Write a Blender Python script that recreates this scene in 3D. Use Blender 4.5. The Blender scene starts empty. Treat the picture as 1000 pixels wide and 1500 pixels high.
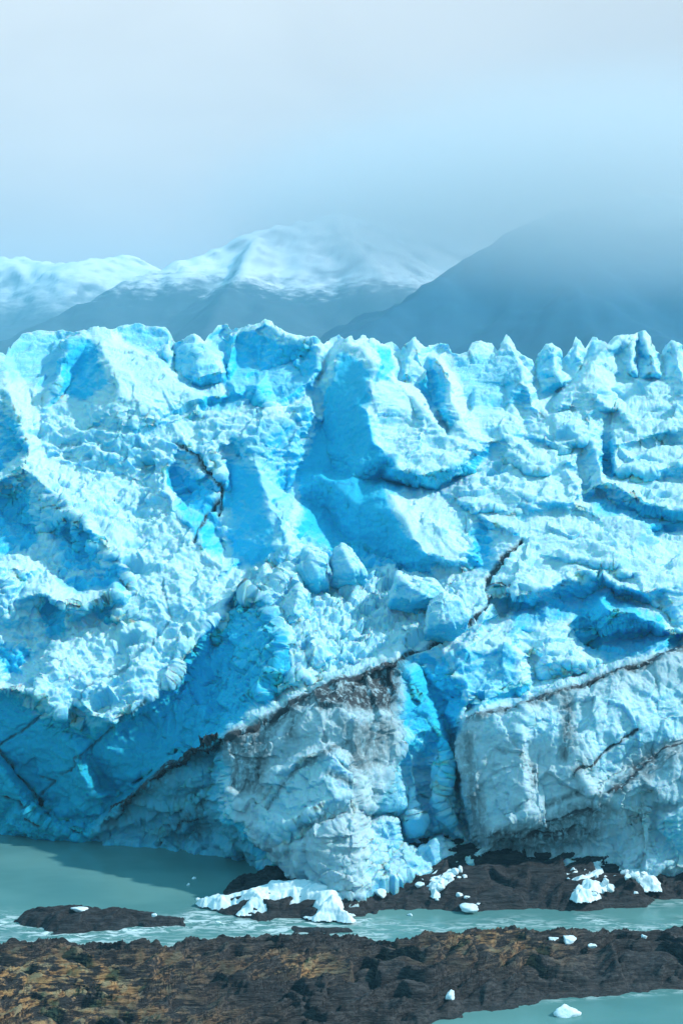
import bpy, math, random
import numpy as np
from mathutils import Vector
from mathutils.geometry import delaunay_2d_cdt

random.seed(7)
S = bpy.context.scene
C = S.collection

# ------------------------------------------------------------------ camera, sky, sun, exposure
F, CX, HY, H = 2083.0, 500.0, 620.0, 50.0      # focal length, centre column and horizon row (pixels), eye height (m)
cam_d = bpy.data.cameras.new('camera')
cam = bpy.data.objects.new('camera', cam_d)
C.objects.link(cam)
cam.location = (0, 0, H)
cam.rotation_euler = (math.radians(90), 0, 0)
cam_d.sensor_fit = 'VERTICAL'
cam_d.sensor_height = 36.0
cam_d.lens = F / 1500.0 * 36.0
cam_d.shift_y = -(750.0 - HY) / 1500.0
cam_d.clip_start = 1.0
cam_d.clip_end = 60000.0
S.camera = cam

SUN = Vector((0.76, -0.10, 0.62)).normalized()   # towards the sun
sun_d = bpy.data.lights.new('sun', 'SUN')
sun_d.energy = 3.8
sun_d.angle = math.radians(1.5)
sun_d.color = (1.0, 0.965, 0.92)
sun = bpy.data.objects.new('sun', sun_d)
C.objects.link(sun)
sun.rotation_euler = (-SUN).to_track_quat('-Z', 'Y').to_euler()
sun.location = (120, 0, 160)

S.view_settings.view_transform = 'Standard'
S.view_settings.look = 'None'
S.view_settings.exposure = 0.33
S.view_settings.gamma = 1.0
S.cycles.use_denoising = True
S.cycles.max_bounces = 8
S.cycles.diffuse_bounces = 5
S.cycles.volume_bounces = 3
S.cycles.volume_step_rate = 2.0


class Nodes:
    """small helper to write node trees"""
    def __init__(self, tree):
        self.t = tree
        tree.nodes.clear()

    def n(self, kind, **kw):
        nd = self.t.nodes.new(kind)
        ins = kw.pop('ins', {})
        for k, v in kw.items():
            setattr(nd, k, v)
        for k, v in ins.items():
            self.put(nd.inputs[k], v)
        return nd

    def put(self, sock, v):
        if isinstance(v, bpy.types.NodeSocket):
            self.t.links.new(v, sock)
        elif isinstance(v, bpy.types.Node):
            self.t.links.new(v.outputs[0], sock)
        else:
            sock.default_value = v

    def math(self, op, a, b=0.0, c=None, clamp=False):
        nd = self.n('ShaderNodeMath', operation=op, use_clamp=clamp)
        self.put(nd.inputs[0], a)
        self.put(nd.inputs[1], b)
        if c is not None:
            self.put(nd.inputs[2], c)
        return nd.outputs[0]

    def mix(self, f, a, b, blend='MIX'):
        nd = self.n('ShaderNodeMix', data_type='RGBA', blend_type=blend)
        self.put(nd.inputs[0], f)
        self.put(nd.inputs[6], a if not isinstance(a, tuple) else (*a, 1.0)[:4])
        self.put(nd.inputs[7], b if not isinstance(b, tuple) else (*b, 1.0)[:4])
        return nd.outputs[2]

    def ramp(self, f, a, b, lo=0.0, hi=1.0):
        nd = self.n('ShaderNodeMapRange', clamp=True, interpolation_type='SMOOTHSTEP')
        self.put(nd.inputs[0], f)
        for i, v in enumerate((a, b, lo, hi)):
            self.put(nd.inputs[i + 1], v)
        return nd.outputs[0]

    def noise(self, vec, scale, detail=4.0, rough=0.55, dist=0.0, kind='FBM'):
        nd = self.n('ShaderNodeTexNoise', noise_dimensions='3D', noise_type=kind)
        self.put(nd.inputs['Vector'], vec)
        nd.inputs['Scale'].default_value = scale
        nd.inputs['Detail'].default_value = detail
        nd.inputs['Roughness'].default_value = rough
        nd.inputs['Distortion'].default_value = dist
        return nd.outputs[0]

    def scaled(self, vec, s):
        nd = self.n('ShaderNodeMapping')
        self.put(nd.inputs[0], vec)
        nd.inputs['Scale'].default_value = s
        return nd.outputs[0]

    def attr(self, name):
        return self.n('ShaderNodeAttribute', attribute_name=name).outputs['Fac']


world = bpy.data.worlds.new('World')
S.world = world
world.use_nodes = True
W = Nodes(world.node_tree)
sky = W.n('ShaderNodeTexSky', sky_type='NISHITA', sun_disc=False)
sky.sun_elevation = math.asin(SUN.z)
sky.sun_rotation = math.atan2(SUN.x, SUN.y)
sky.air_density = 1.6
sky.dust_density = 0.5
sky.ozone_density = 3.0
tc = W.n('ShaderNodeTexCoord').outputs['Generated']
sep = W.n('ShaderNodeSeparateXYZ', ins={0: tc})
up = sep.outputs[2]
cl1 = W.noise(W.scaled(tc, (1.0, 1.0, 2.2)), 5.0, 7.0, 0.5, 0.25)
cl2 = W.noise(W.scaled(tc, (1.0, 1.0, 1.6)), 2.3, 3.0, 0.5, 0.0)
bright = W.ramp(W.math('ADD', W.math('MULTIPLY', cl1, 0.5), W.math('MULTIPLY', cl2, 0.5)), 0.36, 0.62)
low = (5.1, 4.9, 4.9)
hig = (7.4, 7.3, 7.2)
h_f = W.ramp(up, 0.0, 0.24)
left = W.ramp(sep.outputs[0], 0.32, -0.26)
f_b = W.math('ADD', W.math('MULTIPLY', h_f, 0.75), W.math('MULTIPLY', bright, 0.35))
f_b = W.math('MULTIPLY', f_b, W.math('MULTIPLY_ADD', left, 0.55, 0.52), clamp=True)
cloud_c = W.mix(f_b, low, hig)
cover = W.math('MULTIPLY', W.ramp(up, 0.30, 0.75, 1.0, 0.12), W.ramp(sep.outputs[1], 0.55, -0.1, 1.0, 0.12))
thin = W.mix(0.6, sky.outputs[0], (2.2, 7.8, 10.2))
skycol = W.mix(cover, thin, cloud_c)
bg = W.n('ShaderNodeBackground', ins={'Color': skycol, 'Strength': 0.10})
W.n('ShaderNodeOutputWorld', ins={0: bg})


# ------------------------------------------------------------------ numpy helpers
def _hash(ix, iy, iz, seed):
    h = (ix.astype(np.int64) * 374761393 + iy.astype(np.int64) * 668265263
         + iz.astype(np.int64) * 2147483647 + seed * 1274126177) & 0xFFFFFFFF
    h = ((h ^ (h >> 13)) * 1274126177) & 0xFFFFFFFF
    h = ((h ^ (h >> 16)) * 2246822519) & 0xFFFFFFFF
    return h ^ (h >> 15)


_G = np.array([[1, 1, 0], [-1, 1, 0], [1, -1, 0], [-1, -1, 0], [1, 0, 1], [-1, 0, 1], [1, 0, -1], [-1, 0, -1],
               [0, 1, 1], [0, -1, 1], [0, 1, -1], [0, -1, -1], [1, 1, 0], [-1, 1, 0], [0, -1, 1], [0, -1, -1]], float)


def perlin(P, seed=0):
    I = np.floor(P).astype(np.int64)
    f = P - I
    u = f * f * f * (f * (f * 6 - 15) + 10)
    out = 0
    for dx in (0, 1):
        wx = u[:, 0] if dx else 1 - u[:, 0]
        for dy in (0, 1):
            wy = u[:, 1] if dy else 1 - u[:, 1]
            for dz in (0, 1):
                wz = u[:, 2] if dz else 1 - u[:, 2]
                g = _G[_hash(I[:, 0] + dx, I[:, 1] + dy, I[:, 2] + dz, seed) & 15]
                out = out + wx * wy * wz * (g[:, 0] * (f[:, 0] - dx) + g[:, 1] * (f[:, 1] - dy) + g[:, 2] * (f[:, 2] - dz))
    return out


def fbm(P, freq, octs, gain=0.5, seed=0, ridged=False):
    a, s, tot = 1.0, 0.0, 0.0
    for o in range(octs):
        v = perlin(P * freq + 17.3 * o, seed + o)
        if ridged:
            v = 0.5 - np.abs(v) * 1.6
        s = s + a * v
        tot += a
        a *= gain
        freq *= 2.03
    return s / tot


def worley(P, freq, seed=0):
    Q = P * freq
    I = np.floor(Q).astype(np.int64)
    f1 = np.full(len(P), 9.0)
    f2 = np.full(len(P), 9.0)
    idv = np.zeros(len(P))
    for dx in (-1, 0, 1):
        for dy in (-1, 0, 1):
            for dz in (-1, 0, 1):
                J = I + np.array([dx, dy, dz])
                h = _hash(J[:, 0], J[:, 1], J[:, 2], seed)
                o = np.stack([(h & 1023) / 1023.0, ((h >> 10) & 1023) / 1023.0, ((h >> 20) & 1023) / 1023.0], 1)
                d = np.sqrt(((J + o - Q) ** 2).sum(1))
                m = d < f1
                f2 = np.where(m, f1, np.minimum(f2, d))
                idv = np.where(m, ((h >> 5) & 255) / 255.0, idv)
                f1 = np.where(m, d, f1)
    return f1, f2, idv


def facets(P, freq, seed, step_, tilt):
    """angular broken faces: every cell is a plane of its own height and tilt (metres)"""
    Q = P * freq
    I = np.floor(Q).astype(np.int64)
    f1 = np.full(len(P), 9.0)
    val = np.zeros(len(P))
    for dx in (-1, 0, 1):
        for dy in (-1, 0, 1):
            for dz in (-1, 0, 1):
                J = I + np.array([dx, dy, dz])
                h = _hash(J[:, 0], J[:, 1], J[:, 2], seed)
                o = np.stack([(h & 1023) / 1023.0, ((h >> 10) & 1023) / 1023.0, ((h >> 20) & 1023) / 1023.0], 1)
                e = Q - (J + o)
                d = np.sqrt((e ** 2).sum(1))
                h2 = _hash(J[:, 0], J[:, 1], J[:, 2], seed + 77)
                n = np.stack([(h2 & 1023) / 511.5 - 1, ((h2 >> 10) & 1023) / 511.5 - 1, ((h2 >> 20) & 1023) / 511.5 - 1], 1)
                v = step_ * (((h >> 5) & 255) / 255.0 - 0.5) + tilt / freq * (e * n).sum(1)
                m = d < f1
                val = np.where(m, v, val)
                f1 = np.where(m, d, f1)
    return val


def sstep(x, a, b):
    t = np.clip((x - a) / (b - a), 0, 1)
    return t * t * (3 - 2 * t)


def poly_sd(px, py, poly):
    """signed distance to a polygon, positive inside"""
    P = np.asarray(poly, float)[:, :2]
    n = len(P)
    d2 = np.full(px.shape, 1e18)
    ins = np.zeros(px.shape, bool)
    for i in range(n):
        a, b = P[i], P[(i + 1) % n]
        e = b - a
        t = np.clip(((px - a[0]) * e[0] + (py - a[1]) * e[1]) / max(e @ e, 1e-9), 0, 1)
        d2 = np.minimum(d2, (px - a[0] - t * e[0]) ** 2 + (py - a[1] - t * e[1]) ** 2)
        if a[1] != b[1]:
            c = ((a[1] > py) != (b[1] > py)) & (px < (b[0] - a[0]) * (py - a[1]) / (b[1] - a[1]) + a[0])
            ins ^= c
    return np.where(ins, 1, -1) * np.sqrt(d2)


def line_d(px, py, pts):
    """distance to a polyline and the side (positive below/after it)"""
    P = np.asarray(pts, float)
    best = np.full(px.shape, 1e18)
    side = np.zeros(px.shape)
    for a, b in zip(P[:-1, :2], P[1:, :2]):
        e = b - a
        t = np.clip(((px - a[0]) * e[0] + (py - a[1]) * e[1]) / max(e @ e, 1e-9), 0, 1)
        d = (px - a[0] - t * e[0]) ** 2 + (py - a[1] - t * e[1]) ** 2
        cr = e[0] * (py - a[1]) - e[1] * (px - a[0])
        m = d < best
        side = np.where(m, np.sign(cr), side)
        best = np.where(m, d, best)
    return np.sqrt(best), side


def lift(px, py, Y):
    return np.stack([(px - CX) / F * Y, Y, H - (py - HY) / F * Y], -1)


def at(px, py, z=0.0):
    """ground point at height z seen at pixel (px, py)"""
    Y = (H - z) * F / (py - HY)
    return ((px - CX) / F * Y, Y)


def vnormals(V, Q):
    a, b, c, d = V[Q[:, 0]], V[Q[:, 1]], V[Q[:, 2]], V[Q[:, 3]]
    fn = np.cross(c - a, d - b)
    N = np.zeros_like(V)
    for k in range(4):
        for j in range(3):
            N[:, j] += np.bincount(Q[:, k], fn[:, j], len(V))
    return N / np.maximum(np.linalg.norm(N, axis=1, keepdims=True), 1e-9)


def quad_mesh(name, V, Q, mat, parent=None, attrs=None, smooth=True):
    me = bpy.data.meshes.new(name)
    me.vertices.add(len(V))
    me.vertices.foreach_set('co', np.ascontiguousarray(V, np.float32).ravel())
    me.loops.add(len(Q) * 4)
    me.loops.foreach_set('vertex_index', np.ascontiguousarray(Q, np.int32).ravel())
    me.polygons.add(len(Q))
    me.polygons.foreach_set('loop_start', np.arange(0, len(Q) * 4, 4, dtype=np.int32))
    me.polygons.foreach_set('loop_total', np.full(len(Q), 4, np.int32))
    me.polygons.foreach_set('use_smooth', np.full(len(Q), smooth, bool))
    for k, v in (attrs or {}).items():
        at_ = me.attributes.new(k, 'FLOAT', 'POINT')
        at_.data.foreach_set('value', np.ascontiguousarray(np.broadcast_to(v, len(V)), np.float32))
    me.update(calc_edges=True)
    me.validate()
    me.materials.append(mat)
    o = bpy.data.objects.new(name, me)
    C.objects.link(o)
    if parent:
        o.parent = parent
    return o


def grid_quads(R, K):
    i = np.arange(R * K).reshape(R, K)
    return np.stack([i[:-1, :-1], i[:-1, 1:], i[1:, 1:], i[1:, :-1]], -1).reshape(-1, 4)


def tin(points, edges, x0, y0, w, h, step):
    """raster of a faceted surface through the given (px, py, value) points with break lines"""
    co, tris = [], None
    r = delaunay_2d_cdt([Vector((p[0], p[1])) for p in points], edges, [], 0, 0.01)
    vs, fs, orig = r[0], r[2], r[3]
    val = []
    P3 = np.array(points, float)
    for i, v in enumerate(vs):
        if orig[i]:
            val.append(np.mean([points[k][2] for k in orig[i]]))
        else:
            d = (P3[:, 0] - v.x) ** 2 + (P3[:, 1] - v.y) ** 2
            k = np.argsort(d)[:2]
            wgt = 1 / (d[k] + 1e-6)
            val.append(float((P3[k, 2] * wgt).sum() / wgt.sum()))
    out = np.zeros((h, w))
    for f in fs:
        (ax, ay), (bx, by), (cx, cy) = [(vs[k].x, vs[k].y) for k in f]
        va, vb, vc = [val[k] for k in f]
        i0, i1 = int(max(0, (min(ax, bx, cx) - x0) / step - 1)), int(min(w, (max(ax, bx, cx) - x0) / step + 2))
        j0, j1 = int(max(0, (min(ay, by, cy) - y0) / step - 1)), int(min(h, (max(ay, by, cy) - y0) / step + 2))
        if i1 <= i0 or j1 <= j0:
            continue
        X, Yy = np.meshgrid(x0 + step * np.arange(i0, i1), y0 + step * np.arange(j0, j1))
        D = (by - cy) * (ax - cx) + (cx - bx) * (ay - cy)
        if abs(D) < 1e-9:
            continue
        l1 = ((by - cy) * (X - cx) + (cx - bx) * (Yy - cy)) / D
        l2 = ((cy - ay) * (X - cx) + (ax - cx) * (Yy - cy)) / D
        l3 = 1 - l1 - l2
        m = (l1 >= -1e-4) & (l2 >= -1e-4) & (l3 >= -1e-4)
        out[j0:j1, i0:i1][m] = (l1 * va + l2 * vb + l3 * vc)[m]
    return out


def blur(A, s):
    r = int(max(1, 3 * s))
    k = np.exp(-0.5 * (np.arange(-r, r + 1) / s) ** 2)
    k /= k.sum()
    for ax in (0, 1):
        P = np.pad(A, [(r, r) if a == ax else (0, 0) for a in (0, 1)], mode='edge')
        A = sum(k[j] * (P[j:j + A.shape[0], :] if ax == 0 else P[:, j:j + A.shape[1]]) for j in range(2 * r + 1))
    return A


def bil(A, x, y):
    x = np.clip(x, 0, A.shape[1] - 1.001)
    y = np.clip(y, 0, A.shape[0] - 1.001)
    i, j = x.astype(int), y.astype(int)
    u, v = x - i, y - j
    return (A[j, i] * (1 - u) * (1 - v) + A[j, i + 1] * u * (1 - v) + A[j + 1, i] * (1 - u) * v + A[j + 1, i + 1] * u * v)


# ------------------------------------------------------------------ materials
def material(name):
    m = bpy.data.materials.new(name)
    m.use_nodes = True
    return m, Nodes(m.node_tree)


def make_ice():
    m, N = material('glacier_ice')
    pos = N.n('ShaderNodeNewGeometry')
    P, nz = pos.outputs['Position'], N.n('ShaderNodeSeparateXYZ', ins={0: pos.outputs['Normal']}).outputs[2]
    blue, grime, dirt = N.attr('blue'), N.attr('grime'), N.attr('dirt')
    n1 = N.noise(P, 0.35, 5.0, 0.6)
    n2 = N.noise(P, 2.2, 4.0, 0.6)
    n3 = N.noise(N.scaled(P, (1.6, 1.6, 0.22)), 1.0, 4.0, 0.6)      # vertical run-off streaks
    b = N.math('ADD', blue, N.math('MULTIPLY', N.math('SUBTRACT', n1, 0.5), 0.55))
    b = N.math('ADD', b, N.math('MULTIPLY', N.math('SUBTRACT', n2, 0.5), 0.5))
    b = N.math('SUBTRACT', N.math('ADD', N.math('ADD', b, 0.40), N.math('MULTIPLY', N.math('SUBTRACT', N.noise(P, 0.09, 3.0, 0.5), 0.5), 0.7)), N.math('MULTIPLY', nz, 0.58), clamp=True)  # steep faces bluer: less crust, and their shade tinted into the colour
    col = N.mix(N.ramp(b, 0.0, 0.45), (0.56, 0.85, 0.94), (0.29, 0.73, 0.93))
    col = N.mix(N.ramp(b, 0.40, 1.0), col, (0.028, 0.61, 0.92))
    col = N.mix(N.ramp(blue, 0.88, 1.4), col, (0.012, 0.42, 0.60))  # deep teal of the shaded wall, gully and bowl, painted in
    g = N.math('MULTIPLY', grime, N.ramp(n3, 0.25, 0.75, 0.55, 1.0))
    gcol = N.mix(n1, (0.36, 0.55, 0.62), (0.60, 0.74, 0.78))
    col = N.mix(N.math('MULTIPLY', g, 0.85, clamp=True), col, gcol)
    d = N.math('MULTIPLY', dirt, N.ramp(N.math('ADD', N.math('MULTIPLY', n3, 0.6), N.math('MULTIPLY', n2, 0.4)), 0.34, 0.56, 0.15, 1.15), clamp=True)  # the dirt mask also carries painted shade of undercut and cave
    dcol = N.mix(n2, (0.022, 0.034, 0.045), (0.085, 0.105, 0.118))
    col = N.mix(d, col, dcol)
    bmp = N.n('ShaderNodeBump', ins={'Strength': 1.0, 'Distance': 0.22,
              'Height': N.math('ADD', N.noise(P, 3.5, 6.0, 0.65), N.math('MULTIPLY', N.noise(P, 14.0, 3.0, 0.6), 0.35))})
    bs = N.n('ShaderNodeBsdfPrincipled', ins={'Base Color': col, 'Roughness': N.ramp(b, 0.0, 1.0, 0.6, 0.38), 'Normal': bmp})
    bs.inputs['Specular IOR Level'].default_value = 0.25
    clean = N.math('SUBTRACT', 1.0, N.math('ADD', d, N.math('MULTIPLY', g, 0.6), clamp=True), clamp=True)
    N.put(bs.inputs['Subsurface Weight'], N.math('MULTIPLY', clean, 0.85))
    bs.inputs['Subsurface Radius'].default_value = (0.14, 0.65, 1.3)
    bs.inputs['Subsurface Scale'].default_value = 0.4
    N.n('ShaderNodeOutputMaterial', ins={0: bs})
    return m


def make_snow():
    m, N = material('brash_ice')
    P = N.n('ShaderNodeNewGeometry').outputs['Position']
    n1 = N.noise(P, 1.5, 5.0, 0.6)
    col = N.mix(N.ramp(n1, 0.35, 0.65), (0.78, 0.88, 0.92), (0.62, 0.83, 0.90))
    bmp = N.n('ShaderNodeBump', ins={'Strength': 0.6, 'Distance': 0.1, 'Height': N.noise(P, 6.0, 6.0, 0.65)})
    bs = N.n('ShaderNodeBsdfPrincipled', ins={'Base Color': col, 'Roughness': 0.55, 'Normal': bmp})
    bs.inputs['Specular IOR Level'].default_value = 0.25
    N.n('ShaderNodeOutputMaterial', ins={0: bs})
    return m


def make_rock(name, dark, mid, rust_amount):
    m, N = material(name)
    geo = N.n('ShaderNodeNewGeometry')
    P = geo.outputs['Position']
    nz = N.n('ShaderNodeSeparateXYZ', ins={0: geo.outputs['Normal']}).outputs[2]
    n1 = N.noise(P, 0.45, 7.0, 0.62, 0.4)
    rot = N.n('ShaderNodeMapping', ins={0: P})
    rot.inputs['Rotation'].default_value = (math.radians(12), math.radians(-8), math.radians(14))
    rot.inputs['Scale'].default_value = (0.5, 2.6, 4.0)
    n2 = N.noise(rot, 0.9, 7.0, 0.68, 0.5)
    n3 = N.noise(P, 7.0, 5.0, 0.65)
    col = N.mix(N.ramp(N.math('ADD', N.math('MULTIPLY', n2, 0.85), N.math('MULTIPLY', n3, 0.15)), 0.40, 0.66), dark, mid)
    rust = N.attr('rust')
    r1 = N.math('MULTIPLY', rust, rust_amount)
    rf = N.math('MULTIPLY', N.ramp(N.math('ADD', n1, N.math('MULTIPLY', n2, 0.75)), 0.82, 0.98), r1, clamp=True)
    rcol = N.mix(N.ramp(n2, 0.38, 0.62), (0.16, 0.065, 0.022), (0.52, 0.31, 0.13))
    rcol = N.mix(N.ramp(N.noise(P, 0.9, 4.0, 0.6), 0.48, 0.62), rcol, (0.36, 0.30, 0.17))
    col = N.mix(rf, col, rcol)
    wet = N.attr('wet')
    col = N.mix(N.math('MULTIPLY', wet, 0.65), col, (0.012, 0.016, 0.02))
    bmp = N.n('ShaderNodeBump', ins={'Strength': 1.0, 'Distance': 0.25, 'Height': N.math('ADD', N.math('MULTIPLY', n2, 1.6), N.math('MULTIPLY', N.noise(P, 5.0, 7.0, 0.7), 0.4))})
    bs = N.n('ShaderNodeBsdfPrincipled', ins={'Base Color': col, 'Roughness': N.math('MULTIPLY_ADD', wet, -0.4, 0.8), 'Normal': bmp})
    N.n('ShaderNodeOutputMaterial', ins={0: bs})
    return m


def make_water():
    m, N = material('glacial_water')
    P = N.n('ShaderNodeNewGeometry').outputs['Position']
    foam = N.attr('foam')
    n1 = N.noise(N.scaled(P, (0.35, 1.0, 1.0)), 1.6, 6.0, 0.65, 0.8)
    n2 = N.noise(N.scaled(P, (0.5, 1.0, 1.0)), 0.12, 3.0, 0.5)
    fo = N.math('MULTIPLY', foam, N.ramp(n1, 0.44, 0.60), clamp=True)
    col = N.mix(N.ramp(n2, 0.3, 0.7), (0.085, 0.225, 0.222), (0.125, 0.285, 0.272))
    col = N.mix(fo, col, (0.68, 0.80, 0.82))
    wv = N.math('ADD', N.math('MULTIPLY', N.noise(N.scaled(P, (0.6, 1.0, 1.0)), 1.2, 4.0, 0.6, 0.3), N.math('MULTIPLY_ADD', foam, 1.6, 0.22)), N.math('MULTIPLY', N.noise(P, 7.0, 2.0, 0.5), 0.06))
    bmp = N.n('ShaderNodeBump', ins={'Strength': 0.35, 'Distance': 0.2, 'Height': wv})
    bs = N.n('ShaderNodeBsdfPrincipled', ins={'Base Color': col, 'Roughness': N.math('MULTIPLY_ADD', fo, 0.4, 0.16), 'Normal': bmp, 'IOR': 1.33})
    bs.inputs['Specular IOR Level'].default_value = 0.35
    N.n('ShaderNodeOutputMaterial', ins={0: bs})
    return m


def make_mountain(name, snow_lo, snow_hi, dark):
    m, N = material(name)
    geo = N.n('ShaderNodeNewGeometry')
    P = geo.outputs['Position']
    z = N.n('ShaderNodeSeparateXYZ', ins={0: P}).outputs[2]
    nz = N.n('ShaderNodeSeparateXYZ', ins={0: geo.outputs['Normal']}).outputs[2]
    n1 = N.noise(P, 0.006, 8.0, 0.62)
    n2 = N.noise(N.scaled(P, (1, 1, 2.5)), 0.025, 6.0, 0.65)
    zz = N.math('ADD', z, N.math('MULTIPLY', N.math('SUBTRACT', n1, 0.5), 150.0))
    zz = N.math('ADD', zz, N.math('MULTIPLY', N.math('SUBTRACT', n2, 0.5), 190.0))
    s = N.ramp(zz, snow_lo, snow_hi)
    s = N.math('MULTIPLY', s, N.ramp(nz, 0.62, 0.84, 0.12, 1.0))
    rock = N.mix(n2, dark, tuple(c * 1.8 for c in dark))
    col = N.mix(s, rock, (0.80, 0.86, 0.90))
    bs = N.n('ShaderNodeBsdfPrincipled', ins={'Base Color': col, 'Roughness': 0.85})
    bs.inputs['Specular IOR Level'].default_value = 0.1
    N.n('ShaderNodeOutputMaterial', ins={0: bs})
    return m


ICE = make_ice()
SNOW = make_snow()
ROCK = make_rock('slate_rock', (0.006, 0.008, 0.011), (0.045, 0.052, 0.058), 0.25)
LEDGE = make_rock('rusty_slate', (0.007, 0.009, 0.012), (0.070, 0.072, 0.074), 1.0)
WATER = make_water()


def tag(o, label=None, cat=None, group=None, kind=None):
    if label:
        o['label'] = label
    if cat:
        o['category'] = cat
    if group:
        o['group'] = group
    if kind:
        o['kind'] = kind
    return o


# ------------------------------------------------------------------ glacier: base slope and its relief
LX0, LY0, LW, LH = -200, 400, 1400, 1000        # lattice of the relief, one pixel of the view per cell
_foot = np.array([(-200, 1192), (0, 1220), (130, 1233), (250, 1246), (320, 1262), (400, 1286), (450, 1312), (520, 1326),
                  (545, 1300), (600, 1287), (670, 1266), (760, 1264), (850, 1276), (905, 1290), (950, 1292), (1000, 1277), (1200, 1275)], float)
_skyl = np.array([(-200, 528), (-90, 515), (-50, 500), (-10, 512), (0, 520), (8, 522), (20, 502), (32, 487), (60, 480), (92, 481), (104, 486),
                  (118, 484), (150, 478), (165, 482), (180, 477), (205, 475), (222, 479), (242, 477), (251, 485), (256, 502), (264, 496), (284, 487),
                  (300, 500), (305, 490), (318, 477), (332, 474), (336, 483), (343, 478), (360, 474), (378, 471), (388, 465), (398, 470), (404, 480),
                  (425, 488), (452, 494), (466, 496), (474, 504), (484, 494), (496, 489), (505, 497), (514, 491), (520, 498), (531, 491), (543, 497),
                  (555, 505), (575, 504), (590, 515), (598, 506), (606, 492), (613, 502), (620, 509), (640, 502), (655, 504), (662, 517), (684, 517),
                  (690, 502), (720, 499), (727, 512), (734, 503), (741, 491), (748, 498), (758, 514), (772, 528), (782, 534), (788, 518), (798, 504),
                  (808, 502), (818, 512), (823, 526), (834, 512), (843, 495), (850, 502), (857, 510), (866, 494), (880, 494), (889, 504), (900, 491),
                  (928, 490), (935, 486), (943, 486), (950, 495), (956, 512), (967, 521), (974, 508), (983, 499), (994, 508), (1004, 522), (1020, 512),
                  (1040, 498), (1070, 505), (1120, 510), (1200, 530)], float)
_footY = np.array([(-200, 182), (0, 173.6), (130, 170), (250, 166.5), (330, 162), (400, 160), (450, 156), (520, 153.5), (560, 155), (600, 155.5), (670, 157), (1200, 156)], float)
_footO = np.array([(-200, 0), (320, 0), (400, -4), (450, -7), (520, -8), (560, -6.5), (600, -5.5), (670, -4.5), (1200, -5)], float)


def base_depth(px, py):
    """distance of the glacier's mean slope"""
    b = np.interp(py, [400, 490, 560, 650, 750, 850, 950, 1050, 1150, 1300], [236, 226, 214, 203, 192, 181, 171, 163.5, 158.5, 153])
    fo = np.interp(px, _foot[:, 0], _foot[:, 1])
    fy = np.interp(px, _footY[:, 0], _footY[:, 1])
    d = fy - np.interp(fo, [850, 950, 1050, 1150, 1300], [181, 171, 163.5, 158.5, 153])
    return b + d * np.clip((py - 820) / (fo - 820), 0, 1) ** 1.3


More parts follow.
